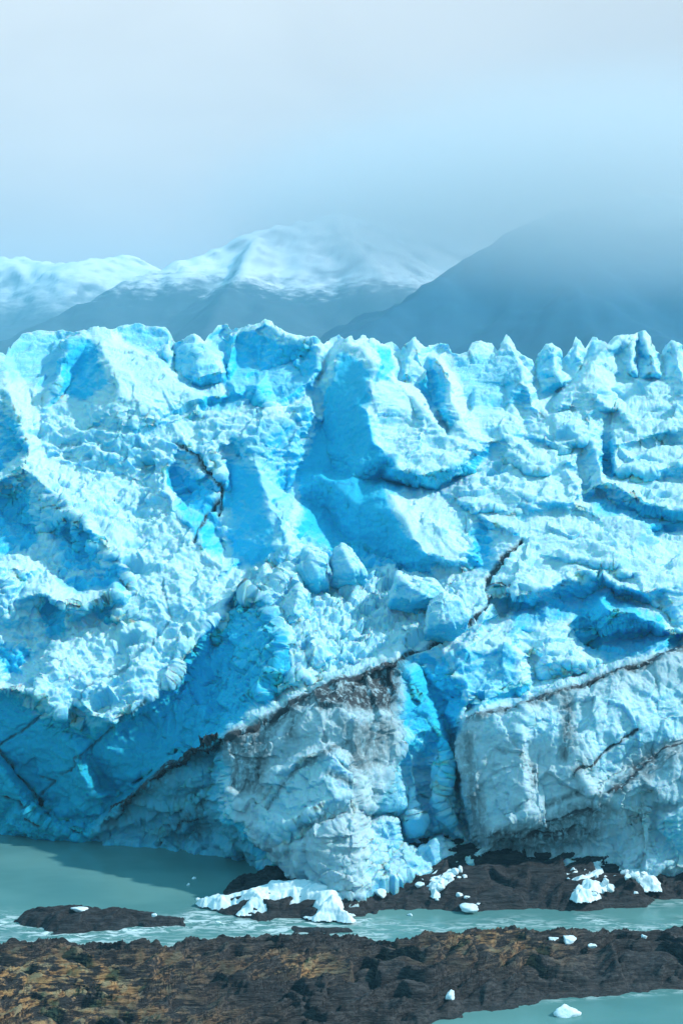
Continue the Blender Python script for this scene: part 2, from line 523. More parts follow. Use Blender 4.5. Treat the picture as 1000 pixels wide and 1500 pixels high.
REL = [  # break lines of the relief: (px, py, metres behind (+) or in front of (-) the mean slope)
    # ---- the crest, serac by serac
    [(20, 522, 2), (95, 515, 2)], [(28, 550, 2), (80, 556, 2)],
    [(84, 562, -3), (91, 525, -3), (104, 497, -3), (118, 489, -3), (150, 482, -4), (164, 488, -4), (177, 504, -4), (200, 513, -4), (232, 533, -5), (268, 566, -4)],
    [(77, 560, 2), (85, 522, 2), (98, 492, 2)], [(171, 487, 2), (184, 499, 2), (206, 506, 2), (238, 526, 2), (274, 558, 1)],
    [(128, 500, -4), (150, 508, -7), (165, 540, -8), (178, 580, -7), (205, 600, -5)], [(98, 575, 2), (112, 545, 1), (125, 590, 1)],
    [(246, 488, 0), (251, 520, 0), (252, 545, 0)], [(255, 505, 4), (256, 545, 4)],
    [(259, 548, 0), (264, 503, 0), (284, 490, -2), (288, 520, -4), (292, 555, -4)], [(300, 503, -2), (317, 520, -4), (326, 545, -4), (322, 582, -3)],
    [(330, 515, 3), (331, 565, 3)], [(306, 500, 4), (330, 486, 4)],
    [(334, 580, 0), (335, 530, -1), (339, 497, -1), (350, 484, -1), (390, 474, -5), (425, 494, -5), (460, 502, -5), (472, 516, -5), (466, 541, -4), (450, 564, -2)],
    [(348, 530, 3), (390, 540, 3), (430, 535, 2), (445, 552, 2)], [(345, 562, 3), (400, 582, 2)],
    [(480, 516, 3), (476, 546, 2), (462, 572, 1)],
    [(288, 602, -3), (303, 577, -3), (345, 570, -3), (376, 563, -4), (384, 586, -4), (394, 603, -3)], [(298, 566, 3), (340, 559, 3), (374, 553, 3)],
    [(312, 592, 1), (360, 588, 0)], [(292, 608, -2), (330, 601, -3), (380, 609, -2)],
    [(593, 548, -1), (600, 518, -1), (606, 496, -3), (613, 512, -3), (624, 548, -3)], [(584, 530, 3), (588, 555, 2)],
    [(626, 522, 4), (655, 514, 4)], [(612, 562, 2), (624, 535, 2), (636, 600, 2), (655, 632, 0)],
    [(640, 519, -3), (652, 547, -5), (664, 581, -6), (676, 615, -6), (690, 642, -5)], [(650, 521, 2), (669, 560, 1), (688, 600, 1)],
    [(672, 532, 2), (700, 560, 2), (738, 570, 1)], [(744, 505, -2), (757, 527, -3), (769, 560, -4), (780, 592, -3)], [(785, 545, 3), (786, 575, 2)],
    [(790, 550, 0), (798, 512, -1), (806, 507, -3), (811, 540, -4), (817, 562, -2)], [(824, 535, 3), (828, 552, 2)],
    [(838, 525, 1), (844, 500, 0), (849, 522, -1)], [(860, 520, 2), (868, 500, 1), (882, 502, 0)],
    [(830, 566, -1), (872, 524, -3), (902, 498, -4), (926, 496, -4), (925, 545, -4)], [(904, 524, 1), (914, 540, 1)],
    [(930, 520, 2), (931, 555, 1)], [(936, 495, -1), (943, 490, -3), (950, 512, -5), (962, 545, -5)],
    [(968, 530, 2), (972, 555, 1)], [(977, 520, -1), (984, 503, -3), (992, 530, -4), (1002, 560, -3)],
    # ---- left slope
    [(-40, 600, -1), (12, 572, -3), (30, 620, -4), (42, 660, -3)],
    [(-60, 660, 3), (0, 640, 4), (18, 670, 3), (0, 690, 3)],
    [(-80, 700, -4), (0, 705, -3), (32, 684, -6), (70, 712, -6), (110, 752, -6), (145, 790, -5), (175, 818, -3)],
    [(-80, 745, 4), (0, 735, 5), (45, 775, 5), (95, 785, 4), (125, 815, 4), (170, 845, 2)],
    [(-80, 800, 2), (30, 812, 3), (70, 830, 3), (120, 866, 3), (160, 862, 3)],
    [(-60, 838, -3), (0, 834, -4), (38, 833, -4), (44, 850, 0)],
    [(-60, 890, -3), (20, 878, -2), (65, 868, -5), (90, 880, -5), (130, 885, -4), (172, 868, -5), (182, 885, -2)],
    [(60, 900, 0), (90, 925, 1), (75, 890, 1)],
    [(148, 892, 1), (175, 915, 1)],
    [(-60, 960, -1), (0, 950, 1), (30, 985, 2), (8, 1000, 1)],
    [(200, 800, -1), (250, 795, -2), (300, 810, -2), (330, 825, -1)],
    [(200, 870, -1), (230, 910, -1), (210, 960, -3), (250, 940, -2), (300, 880, -2)],
    # small terraces
    [(60, 610, 1), (120, 628, -2), (190, 640, -2), (260, 618, -1), (285, 610, 0)],
    [(60, 655, 1), (110, 690, 2), (100, 668, 1)],
    [(130, 690, 1), (170, 700, 2), (210, 705, 1)],
    [(220, 640, -2), (262, 645, -2), (300, 665, -1), (326, 705, 0)],
    [(243, 690, -1), (246, 720, -2), (262, 752, -3), (290, 770, -3), (300, 800, -3), (330, 830, -2)],
    [(252, 690, 4), (258, 722, 5), (280, 745, 5), (312, 720, 4), (312, 770, 5), (328, 810, 5)],
    # ---- overhang over the shaded lower left wall
    [(-80, 990, -4), (0, 1008, -6), (60, 1016, -5.5), (90, 1046, -5.5), (107, 1022, -4), (140, 1050, -5.5), (165, 1058, -5.5),
     (210, 1032, -4.5), (245, 1000, -3), (292, 938, -2.5), (330, 880, -2), (335, 845, 0)],
    [(-80, 1006, 2), (0, 1030, 1), (60, 1042, 1), (90, 1072, 1), (112, 1052, 1), (140, 1080, 1), (168, 1086, 1),
     (222, 1054, 1), (264, 1014, 1.5), (310, 952, 2.5), (347, 886, 1.5)],
    [(-80, 1060, 2), (0, 1098, 3), (30, 1140, 4), (70, 1185, 3), (90, 1200, 2)],
    [(-80, 1110, -2), (0, 1120, -2), (30, 1165, -2), (70, 1205, -2), (130, 1222, -1)],
    [(80, 1095, 2), (112, 1110, -2), (125, 1140, -2), (148, 1165, -2)],
    [(130, 1108, 2), (152, 1150, 4), (175, 1155, 4), (210, 1140, 4), (260, 1100, 3)],
    [(150, 1172, -1), (200, 1152, 0), (235, 1120, 0)],
    # ---- the fluted shaded wall left of the central bluff
    [(345, 862, -3), (390, 880, -5), (412, 925, -6), (408, 980, -6), (398, 1030, -6)],
    [(430, 900, -3), (440, 960, -5), (455, 1010, -5)],
    [(300, 1000, 2), (330, 1040, 0), (270, 1060, 2)],
    # ---- dark band climbing to the right, top of the dirty buttress
    [(135, 1218, -1), (165, 1188, -3), (205, 1150, -4), (250, 1118, -5), (325, 1082, -8), (375, 1052, -8), (420, 1030, -8), (470, 1005, -8),
     (520, 988, -8), (582, 966, -8)],
    [(150, 1195, 1), (200, 1135, 1), (260, 1098, 1), (330, 1062, -2), (400, 1028, -3), (470, 990, -3), (530, 966, -3), (585, 948, -2)],
    [(582, 966, -8), (598, 990, -6), (600, 1040, -5), (585, 1090, -5), (570, 1130, -5), (556, 1180, -5), (540, 1210, -5)],
    [(325, 1082, -8), (332, 1130, -8), (340, 1180, -8), (365, 1230, -7), (395, 1270, -5), (440, 1305, -3)],
    [(318, 1092, -2), (315, 1150, 0), (300, 1190, 1), (285, 1215, 3), (310, 1240, 2), (345, 1262, 1)],
    [(200, 1215, 1), (250, 1190, 1), (290, 1165, 1)],
    [(230, 1225, -1), (262, 1205, -1), (240, 1232, 0)],
    # buttress interior
    [(380, 1100, -9), (450, 1075, -9), (500, 1050, -9), (560, 1040, -8)],
    [(372, 1155, -7), (395, 1125, -8), (430, 1105, -8), (470, 1088, -8), (512, 1096, -8)],
    [(377, 1172, -8.5), (398, 1138, -10), (430, 1118, -10.5), (470, 1101, -10.5), (505, 1111, -10), (519, 1138, -9)],
    [(385, 1216, -9), (420, 1206, -10.5), (450, 1190, -10.5), (490, 1166, -10.5), (516, 1160, -9)],
    [(418, 1132, -9), (432, 1198, -9)], [(446, 1120, -9), (458, 1178, -9)], [(478, 1112, -10), (486, 1155, -10)],
    [(400, 1242, -8), (440, 1226, -8), (472, 1204, -8), (522, 1184, -8)],
    [(440, 1240, -9), (480, 1212, -10), (522, 1207, -9)], [(440, 1296, -7), (480, 1306, -8.5), (524, 1314, -8.5)],
    # ---- gully between the two grey walls
    [(589, 970, -6.5), (606, 985, -6), (611, 1006, -6), (608, 1028, -5)], [(613, 1021, -4.5), (628, 1035, -4.5), (640, 1066, -4), (654, 1098, -4), (660, 1126, -3.5)],
    [(620, 985, 0), (645, 1040, 1), (666, 1095, 1), (671, 1130, 1)],
    [(600, 960, -2), (640, 945, -3), (660, 985, -4), (678, 1010, -4), (684, 1035, -4)],
    [(600, 1105, -2), (606, 1150, -2), (612, 1205, -2)], [(592, 1115, -0.5), (597, 1180, -1)], [(619, 1110, 0), (621, 1205, 1)],
    [(629, 1116, -2), (645, 1160, -2), (659, 1202, -1)], [(668, 1145, 2), (675, 1200, 2), (688, 1242, 1)],
    [(534, 1206, -6), (560, 1198, -5), (577, 1203, -5), (583, 1246, -4), (610, 1252, -5), (640, 1234, -4), (672, 1260, -3)],
    [(546, 1194, -1), (576, 1192, 1), (590, 1236, 2), (610, 1240, 2), (642, 1222, 2)],
    [(536, 1298, -7), (600, 1282, -6), (670, 1262, -4)],
    # ---- light box of ice right of the gully
    [(655, 945, -3), (690, 950, -5), (740, 948, -5), (765, 960, -5), (772, 1000, -5)],
    [(690, 1030, -4), (740, 1032, -4), (768, 1020, -4)],
    [(780, 965, 1), (782, 1000, 2), (778, 1018, 0)],
    # ---- right wall
    [(672, 1055, -5), (700, 1045, -7), (770, 1027, -8), (830, 1005, -8), (885, 984, -8), (940, 968, -8), (1000, 944, -8), (1080, 915, -8)],
    [(685, 1036, -2), (775, 1012, 0), (850, 985, 1), (900, 968, 1), (1000, 925, 1), (1080, 895, 1)],
    [(672, 1055, -5), (668, 1100, -5), (680, 1150, -5), (700, 1200, -5), (715, 1245, -5)],
    [(765, 1070, -9), (768, 1130, -9), (770, 1190, -8), (765, 1235, -6)],
    [(780, 1080, -7), (778, 1150, -7), (790, 1200, -7)],
    [(840, 1120, -8), (900, 1070, -8), (940, 1050, -8), (1000, 1020, -8), (1080, 1000, -8)],
    [(880, 1150, -6), (930, 1120, -6), (960, 1098, -6), (1000, 1085, -6), (1080, 1070, -6)],
    [(870, 1165, -9), (930, 1145, -9), (1000, 1110, -9), (1080, 1100, -9)],
    [(720, 1222, -7), (780, 1210, -7), (850, 1195, -7), (900, 1180, -8), (950, 1170, -8)],
    [(730, 1252, -3.5), (790, 1248, -3.5), (850, 1246, -3.5), (890, 1244, -4)],
    [(945, 1160, -9), (950, 1200, -8), (948, 1240, -7)],
    [(958, 1180, -6), (960, 1220, -6)],
    [(970, 1200, -9), (1000, 1180, -9), (1080, 1175, -9)],
    # ---- central dome and the shadowed bowl under it
    [(478, 540, -2), (512, 508, -6), (532, 512, -8), (546, 535, -9), (545, 575, -9), (536, 605, -8), (545, 640, -7), (565, 668, -6), (582, 688, -6)],
    [(420, 600, 0), (455, 575, 1), (470, 620, 3), (445, 690, 4), (430, 720, 4)],
    [(490, 690, 5), (480, 750, 6), (510, 800, 6), (560, 815, 5), (610, 840, 3)],
    [(582, 688, -6), (620, 700, -6), (645, 692, -6), (672, 680, -5), (700, 660, -5), (722, 645, -3)],
    [(560, 702, 2), (600, 712, 3), (640, 716, 3), (665, 700, 3), (695, 690, 3), (724, 662, 2)],
    [(545, 712, 0), (572, 722, -4), (590, 755, -5), (605, 785, -5), (625, 812, -5), (660, 822, -4), (695, 812, -3)],
    [(600, 830, 2), (650, 838, 2), (690, 832, 2)],
    [(580, 560, -6), (620, 600, -6), (660, 640, -5)],
    [(690, 600, -2), (740, 640, -3), (790, 670, -4), (835, 690, -4), (850, 720, -4)],
    # pale faces left of the bowl
    [(375, 600, -1), (400, 590, -2), (450, 560, -3), (480, 545, -3)],
    [(345, 640, -2), (395, 640, -3), (430, 610, -3), (460, 600, -2)],
    [(372, 668, -2), (395, 735, -3), (415, 765, -4), (405, 800, -4), (425, 830, -4)],
    [(335, 660, 1), (338, 720, 4), (335, 790, 4), (360, 820, 3)],
    [(470, 700, -1), (485, 705, -1), (520, 740, -1), (515, 700, -1)],
    # ---- right slope
    [(755, 600, -1), (800, 605, -2), (850, 600, -2), (900, 600, -3), (1000, 590, -3), (1080, 590, -3)],
    [(845, 655, 3), (852, 690, 3), (858, 722, 2)],
    [(865, 640, -3), (880, 680, -4), (876, 710, -4)],
    [(888, 640, 4), (890, 690, 4)],
    [(902, 650, -4), (900, 690, -4), (960, 690, -4), (1000, 680, -4), (1080, 680, -4)],
    [(905, 702, 2), (960, 708, 2), (1000, 698, 3), (1080, 700, 3)],
    [(878, 702, -5), (905, 714, -5), (945, 735, -6), (985, 748, -6), (1080, 742, -6)],
    [(862, 733, 4), (880, 728, 5), (930, 755, 5), (985, 768, 5), (1080, 765, 5)],
    [(862, 745, -3), (910, 762, -3), (945, 772, -4), (955, 790, -3)],
    [(958, 780, 3), (975, 788, 3), (1080, 785, 2)],
    [(760, 730, -5), (800, 735, -5), (840, 735, -5)],
    [(765, 752, -1), (800, 755, 0), (850, 755, 0)],
    [(700, 755, -4), (720, 765, -4), (760, 770, -4), (830, 775, -4), (900, 780, -4)],
    [(715, 775, 1), (705, 800, 2), (712, 830, 2)],
    [(760, 785, -5), (770, 805, -4), (740, 830, -4), (725, 850, -3)],
    [(820, 800, -3), (900, 800, -4), (920, 820, -4)],
    [(742, 592, -2), (752, 618, -3), (748, 655, -3)], [(761, 600, 2), (767, 645, 2)],
    [(816, 592, -3), (850, 561, -4), (872, 576, -5), (864, 602, -4)], [(806, 603, 3), (813, 577, 3), (843, 553, 2)],
    [(896, 604, 3), (912, 594, 3), (934, 590, 2)], [(935, 640, -4), (975, 628, -4), (1040, 628, -4)], [(930, 656, 0), (985, 650, 1), (1040, 646, 1)],
    [(690, 741, -3.5), (735, 745, -3.5), (762, 742, -3.5)], [(690, 753, -1), (735, 757, -1), (765, 757, -1)],
    [(800, 640, -4), (832, 625, -4), (842, 650, -4)], [(795, 652, 1), (815, 668, 1)], [(770, 690, -4), (800, 684, -5), (836, 676, -5)], [(770, 700, -1), (806, 696, -1), (836, 688, -1)],
    [(640, 600, -4), (670, 630, -5), (684, 655, -5)], [(612, 612, -4), (622, 640, -5), (615, 668, -5)], [(820, 812, -5), (870, 822, -5), (930, 838, -5)], [(820, 824, -2), (870, 834, -2), (925, 850, -2)],
    # alcove
    [(722, 865, -2), (745, 872, -3), (768, 872, -5), (800, 862, -5), (820, 850, -5), (870, 838, -6), (905, 858, -5), (945, 868, -5), (975, 860, -5), (1080, 850, -5)],
    [(745, 888, 3), (780, 890, 4), (800, 878, 2), (855, 875, 4), (890, 858, 4), (905, 872, 4), (935, 880, 4), (960, 892, 2)],
    [(880, 882, -4), (900, 900, -5), (930, 898, -6), (960, 918, -6), (1000, 928, -5), (1080, 920, -5)],
    [(850, 900, 2), (860, 940, 4), (900, 935, 5), (950, 930, 5), (1000, 942, 3)],
    [(770, 915, -1), (800, 920, -1), (840, 945, 0), (840, 910, 0)],
    [(760, 950, 0), (800, 970, -2), (850, 972, -2)],
]
def soften(x, y, o):
    """the right slope is gentler than its break lines; the far left hollows are shallower"""
    if x > 690 and 585 < y < 862:
        o *= 0.62
    elif x < 240 and 690 < y < 860:
        o *= 0.8
    return (x, y, o)


REL = [[soften(*p) for p in ln] for ln in REL]
pts, eds = [], []
for ln in REL:
    k = len(pts)
    pts += ln
    eds += [(k + i, k + i + 1) for i in range(len(ln) - 1)]
for i, (x, y) in enumerate(_skyl):
    pts.append((x, y - 14, 1.0))
for i, (x, y) in enumerate(_foot):
    pts.append((x, y + 6, float(np.interp(x, _footO[:, 0], _footO[:, 1]))))
for x in range(-200, 1201, 200):
    pts += [(x, 395, 3.0), (x, 1405, -4.0)]
for y in (560, 700, 850, 1000, 1150):
    pts += [(-205, y, 0.0), (1205, y, -2.0)]
RELIEF = blur(tin(pts, eds, LX0, LY0, LW, LH, 1.0), 1.7)

LPX, LPY = np.meshgrid(LX0 + np.arange(LW, dtype=float), LY0 + np.arange(LH, dtype=float))


def region(polys, soft):
    """soft mask of a union of polygons on the lattice"""
    d = np.full(LPX.shape, -1e9)
    for p in polys:
        p = np.asarray(p, float)
        x0, x1 = int(max(0, p[:, 0].min() - 60 - LX0)), int(min(LW, p[:, 0].max() + 60 - LX0))
        y0, y1 = int(max(0, p[:, 1].min() - 60 - LY0)), int(min(LH, p[:, 1].max() + 60 - LY0))
        d[y0:y1, x0:x1] = np.maximum(d[y0:y1, x0:x1], poly_sd(LPX[y0:y1, x0:x1], LPY[y0:y1, x0:x1], p))
    return sstep(d, -soft, soft)


def seam(lines, width, below=0.0):
    """soft mask along polylines, running further down by 'below' pixels"""
    out = np.zeros(LPX.shape)
    for ln in lines:
        p = np.asarray(ln, float)
        m = width * 3 + below + 10
        x0, x1 = int(max(0, p[:, 0].min() - m - LX0)), int(min(LW, p[:, 0].max() + m - LX0))
        y0, y1 = int(max(0, p[:, 1].min() - m - LY0)), int(min(LH, p[:, 1].max() + m - LY0))
        d, s = line_d(LPX[y0:y1, x0:x1], LPY[y0:y1, x0:x1], p)
        w = width if not below else np.where(s > 0, below, width)
        v = np.clip(1.0 - d / (w + 1e-6), 0, 1)
        out[y0:y1, x0:x1] = np.maximum(out[y0:y1, x0:x1], v)
    return out


BLUE = np.maximum(region([   # clean fractured faces; the blue of their shade is put into the colour
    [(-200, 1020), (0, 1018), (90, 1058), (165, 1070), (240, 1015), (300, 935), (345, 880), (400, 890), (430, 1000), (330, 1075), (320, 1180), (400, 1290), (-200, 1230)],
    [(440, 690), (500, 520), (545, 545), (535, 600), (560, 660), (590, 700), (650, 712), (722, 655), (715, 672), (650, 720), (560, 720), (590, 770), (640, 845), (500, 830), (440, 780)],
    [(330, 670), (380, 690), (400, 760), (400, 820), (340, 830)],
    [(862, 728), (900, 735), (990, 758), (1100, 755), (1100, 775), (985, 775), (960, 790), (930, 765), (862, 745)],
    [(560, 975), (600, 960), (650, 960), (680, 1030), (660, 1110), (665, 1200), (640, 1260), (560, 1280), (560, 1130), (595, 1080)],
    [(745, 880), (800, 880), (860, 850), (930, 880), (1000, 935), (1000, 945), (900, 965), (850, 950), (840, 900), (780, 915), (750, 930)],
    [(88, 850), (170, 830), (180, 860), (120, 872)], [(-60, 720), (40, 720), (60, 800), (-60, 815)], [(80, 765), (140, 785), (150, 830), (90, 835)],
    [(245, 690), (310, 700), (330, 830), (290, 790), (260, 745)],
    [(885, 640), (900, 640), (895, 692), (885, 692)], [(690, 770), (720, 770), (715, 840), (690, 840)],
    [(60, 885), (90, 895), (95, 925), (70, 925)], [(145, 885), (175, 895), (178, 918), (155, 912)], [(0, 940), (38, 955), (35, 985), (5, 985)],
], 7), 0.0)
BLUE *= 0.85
BLUE = np.maximum(BLUE, 0.75 * region([   # seracs' clean faces, their shade tinted into the colour too
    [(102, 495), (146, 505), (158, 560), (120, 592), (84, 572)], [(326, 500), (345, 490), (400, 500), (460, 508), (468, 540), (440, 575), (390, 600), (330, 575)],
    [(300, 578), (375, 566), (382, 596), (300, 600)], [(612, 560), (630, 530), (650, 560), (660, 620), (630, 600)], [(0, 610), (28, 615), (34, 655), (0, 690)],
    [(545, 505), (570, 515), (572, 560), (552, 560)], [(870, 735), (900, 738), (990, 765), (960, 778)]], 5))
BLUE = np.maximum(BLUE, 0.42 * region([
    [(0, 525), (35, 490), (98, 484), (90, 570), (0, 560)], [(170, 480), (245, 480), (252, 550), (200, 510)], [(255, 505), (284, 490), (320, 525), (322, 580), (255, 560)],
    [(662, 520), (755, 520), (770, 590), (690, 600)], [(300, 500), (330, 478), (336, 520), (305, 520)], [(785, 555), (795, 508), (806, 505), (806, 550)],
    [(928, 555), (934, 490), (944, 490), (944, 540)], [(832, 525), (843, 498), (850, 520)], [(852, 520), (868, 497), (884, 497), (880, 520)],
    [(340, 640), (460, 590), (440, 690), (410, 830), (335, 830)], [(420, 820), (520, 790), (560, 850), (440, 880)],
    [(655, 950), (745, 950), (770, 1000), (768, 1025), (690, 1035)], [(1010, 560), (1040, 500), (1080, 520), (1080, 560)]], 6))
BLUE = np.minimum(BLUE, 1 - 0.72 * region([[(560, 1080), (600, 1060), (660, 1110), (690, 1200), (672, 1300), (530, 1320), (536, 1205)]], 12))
SHADE_TEAL = region([[(-200, 1030), (0, 1040), (165, 1085), (250, 1035), (310, 960), (345, 900), (390, 930), (395, 1030), (325, 1080), (330, 1190), (420, 1300), (-200, 1240)]], 25)  # darker teal of the shaded lower wall, painted into the ice colour
SHADE_TEAL = SHADE_TEAL * np.clip((LPY - 960) / 190, 0.15, 1.0)
SHADE_TEAL = np.maximum(SHADE_TEAL, region([[(592, 985), (620, 975), (660, 1030), (668, 1130), (690, 1220), (660, 1230), (590, 1210), (575, 1150)]], 10) * 0.3)  # gully shade painted in more weakly
BLUE = BLUE + 0.40 * SHADE_TEAL + 0.22 * region([[(440, 690), (500, 525), (540, 550), (532, 600), (556, 660), (580, 695), (650, 710), (715, 660), (650, 720), (560, 725), (590, 775), (620, 830), (500, 810), (450, 760)]], 10)  # the shadowed bowl gets its deeper blue in the colour as well
GRIME = region([
    [(318, 1085), (420, 1030), (582, 964), (600, 1000), (590, 1080), (560, 1160), (540, 1210), (530, 1330), (430, 1310), (350, 1200)],
    [(668, 1050), (770, 1025), (885, 982), (1200, 880), (1200, 1300), (690, 1270), (690, 1200), (665, 1110)],
], 6)
GRIME = GRIME * (1 - 0.75 * region([[(840, 1050), (900, 1020), (1000, 1000), (1000, 1075), (930, 1095), (880, 1150), (860, 1100)], [(375, 1170), (430, 1115), (510, 1105), (520, 1160), (430, 1235), (385, 1225)],
                                    [(700, 1040), (820, 1040), (830, 1090), (720, 1080)], [(960, 1190), (1200, 1170), (1200, 1280), (960, 1260)]], 14))
GRIME = np.maximum(GRIME, 0.35 * region([[(560, 1130), (610, 1100), (690, 1180), (690, 1280), (560, 1290), (535, 1210)], [(150, 1200), (250, 1120), (320, 1090), (330, 1200), (400, 1285), (250, 1250), (130, 1235)]], 10))
DIRT_SHADE = np.maximum.reduce([  # dirt seams and patches, with shade of undercut and cave painted in
    1.7 * seam([[(160, 1198), (205, 1152), (250, 1118), (325, 1083), (420, 1032), (500, 994), (582, 966)]], 4, 9),
    1.0 * seam([[(160, 1198), (205, 1152), (250, 1118), (325, 1083), (420, 1032), (500, 994), (582, 966)]], 5, 26),
    2.0 * seam([[(582, 967), (640, 938), (690, 908), (718, 878), (748, 873)], [(718, 880), (712, 850), (735, 815), (762, 790)]], 4.5),
    1.7 * seam([[(740, 1036), (770, 1027), (800, 1016)], [(845, 1000), (885, 984), (940, 970), (1000, 944), (1100, 905)]], 2.5, 5),
    0.9 * seam([[(690, 1048), (770, 1027), (830, 1006), (885, 984), (940, 970), (1000, 944), (1100, 905)]], 4, 14),
    1.2 * seam([[(255, 648), (285, 668), (300, 690), (325, 710), (327, 735), (322, 760)], [(322, 735), (300, 760), (284, 790)]], 4),
    0.8 * seam([[(0, 1092), (30, 1072), (65, 1045)], [(88, 1134), (118, 1108), (150, 1078), (180, 1055), (212, 1028)], [(60, 1135), (78, 1146), (62, 1165)]], 3.0),
    1.6 * seam([[(838, 1137), (870, 1112), (905, 1085), (930, 1068)], [(890, 1160), (912, 1152), (940, 1120), (970, 1098), (1000, 1090)], [(795, 1205), (830, 1193), (865, 1184)], [(760, 1232), (800, 1222), (850, 1215)]], 3),
    1.2 * seam([[(0, 1100), (35, 1145), (75, 1192)], [(230, 1238), (268, 1205), (300, 1190)], [(0, 1160), (60, 1205)]], 3),
    0.7 * seam([[(840, 1135), (870, 1112), (905, 1085), (930, 1068)], [(880, 1162), (910, 1152), (940, 1120), (970, 1098), (1000, 1090)]], 4),
    1.0 * seam([[(930, 1125), (945, 1118), (960, 1105)], [(900, 1155), (930, 1135)]], 12),
    0.9 * seam([[(720, 1222), (780, 1222), (830, 1198), (870, 1185)], [(730, 1235), (800, 1228), (870, 1215)]], 12, 22),  # dark bands of the undercut, shade painted in
    0.8 * seam([[(830, 1020), (832, 1070), (826, 1110)]], 14), 0.9 * seam([[(540, 985), (545, 1030)], [(560, 975), (562, 1020)]], 16),
    0.7 * seam([[(390, 1180), (430, 1130), (470, 1105), (510, 1085)], [(480, 1130), (520, 1150)], [(440, 1210), (470, 1190)]], 7),
    0.7 * seam([[(350, 1100), (345, 1150)], [(385, 1075), (380, 1110)], [(430, 1050), (425, 1080)]], 14),
    0.6 * seam([[(230, 1225), (270, 1200), (310, 1175)], [(660, 1070), (668, 1150), (690, 1230)]], 10),  # shade of the cave and the gully edge put into the colour
    0.7 * seam([[(780, 1120), (780, 1150)], [(800, 1180), (850, 1160)]], 8),
    0.95 * region([[(452, 1012), (582, 966), (586, 1000), (580, 1042), (520, 1036), (470, 1046)]], 10), 0.6 * region([[(322, 1086), (400, 1050), (395, 1110), (378, 1160), (345, 1160)]], 10),
    0.55 * region([[(705, 1225), (780, 1200), (880, 1165), (900, 1190), (860, 1240), (760, 1262), (705, 1255)], [(930, 1120), (970, 1095), (1000, 1090), (1000, 1110), (940, 1150)]], 12),  # undercut's shade painted in, beside a small dirt patch
    0.5 * region([[(500, 1060), (580, 1050), (560, 1120), (520, 1130)], [(255, 1225), (300, 1190), (310, 1215), (290, 1235)], [(672, 1070), (690, 1070), (720, 1240), (690, 1250)]], 12),  # a dirt patch, then painted shade of the cave and gully edge
    0.5 * seam([[(240, 865), (250, 900), (220, 950), (150, 990), (115, 1020)], [(240, 850), (236, 880)]], 2.5),
])
RUBBLE = region([
    [(-200, 590), (60, 600), (290, 610), (340, 640), (330, 690), (250, 690), (260, 760), (340, 840), (300, 930), (240, 1000), (150, 1040), (-200, 1010)],
], 14)
BLUFF = region([[(338, 860), (375, 825), (440, 800), (530, 800), (600, 840), (650, 845), (690, 900), (640, 935), (585, 958), (420, 1020), (395, 1010), (400, 920)]], 12)
STRIA = region([[(550, 560), (700, 560), (790, 560), (1200, 560), (1200, 900), (760, 990), (740, 880), (700, 850), (620, 830), (580, 720), (560, 640)]], 25)
FLUTE = region([[(240, 990), (340, 880), (420, 900), (400, 1030), (320, 1075), (230, 1100)], [(560, 1000), (680, 1040), (670, 1250), (550, 1280)],
                [(320, 1090), (580, 975), (560, 1200), (400, 1270)], [(680, 1050), (1200, 900), (1200, 1260), (700, 1250)]], 12)
SMOOTH = region([[(440, 690), (500, 520), (545, 545), (535, 600), (590, 700), (640, 840), (500, 830), (440, 780)],
                 [(330, 670), (400, 690), (410, 820), (340, 830)], [(-200, 1070), (0, 1040), (165, 1080), (250, 1080), (250, 1150), (-200, 1200)]], 12)
SMOOTH = SMOOTH * (1 - 0.4 * region([[(-200, 1000), (330, 1040), (330, 1300), (-200, 1300)]], 12))


FLUTE = FLUTE * (1 + 1.1 * region([[(225, 1000), (340, 880), (420, 900), (400, 1030), (320, 1075), (200, 1120)]], 14) - 0.12 * region([[(584, 965), (640, 940), (672, 1050), (690, 1230), (560, 1250), (560, 1130)]], 8) - 0.1 * region([[(320, 1090), (590, 970), (680, 1040), (690, 1270), (530, 1320), (400, 1290)]], 10))


def stairs(t, sharp=0.25):
    """0 on average: treads and risers of a stair with period 1"""
    f = t - np.floor(t)
    return sstep(f, 0.5 - sharp, 0.5 + sharp) - f


SMOOTH = np.maximum(SMOOTH, 0.62 * region([[(-200, 440), (1200, 440), (1200, 560), (840, 570), (700, 620), (480, 600), (390, 600), (280, 600), (100, 600), (-200, 590)]], 18))


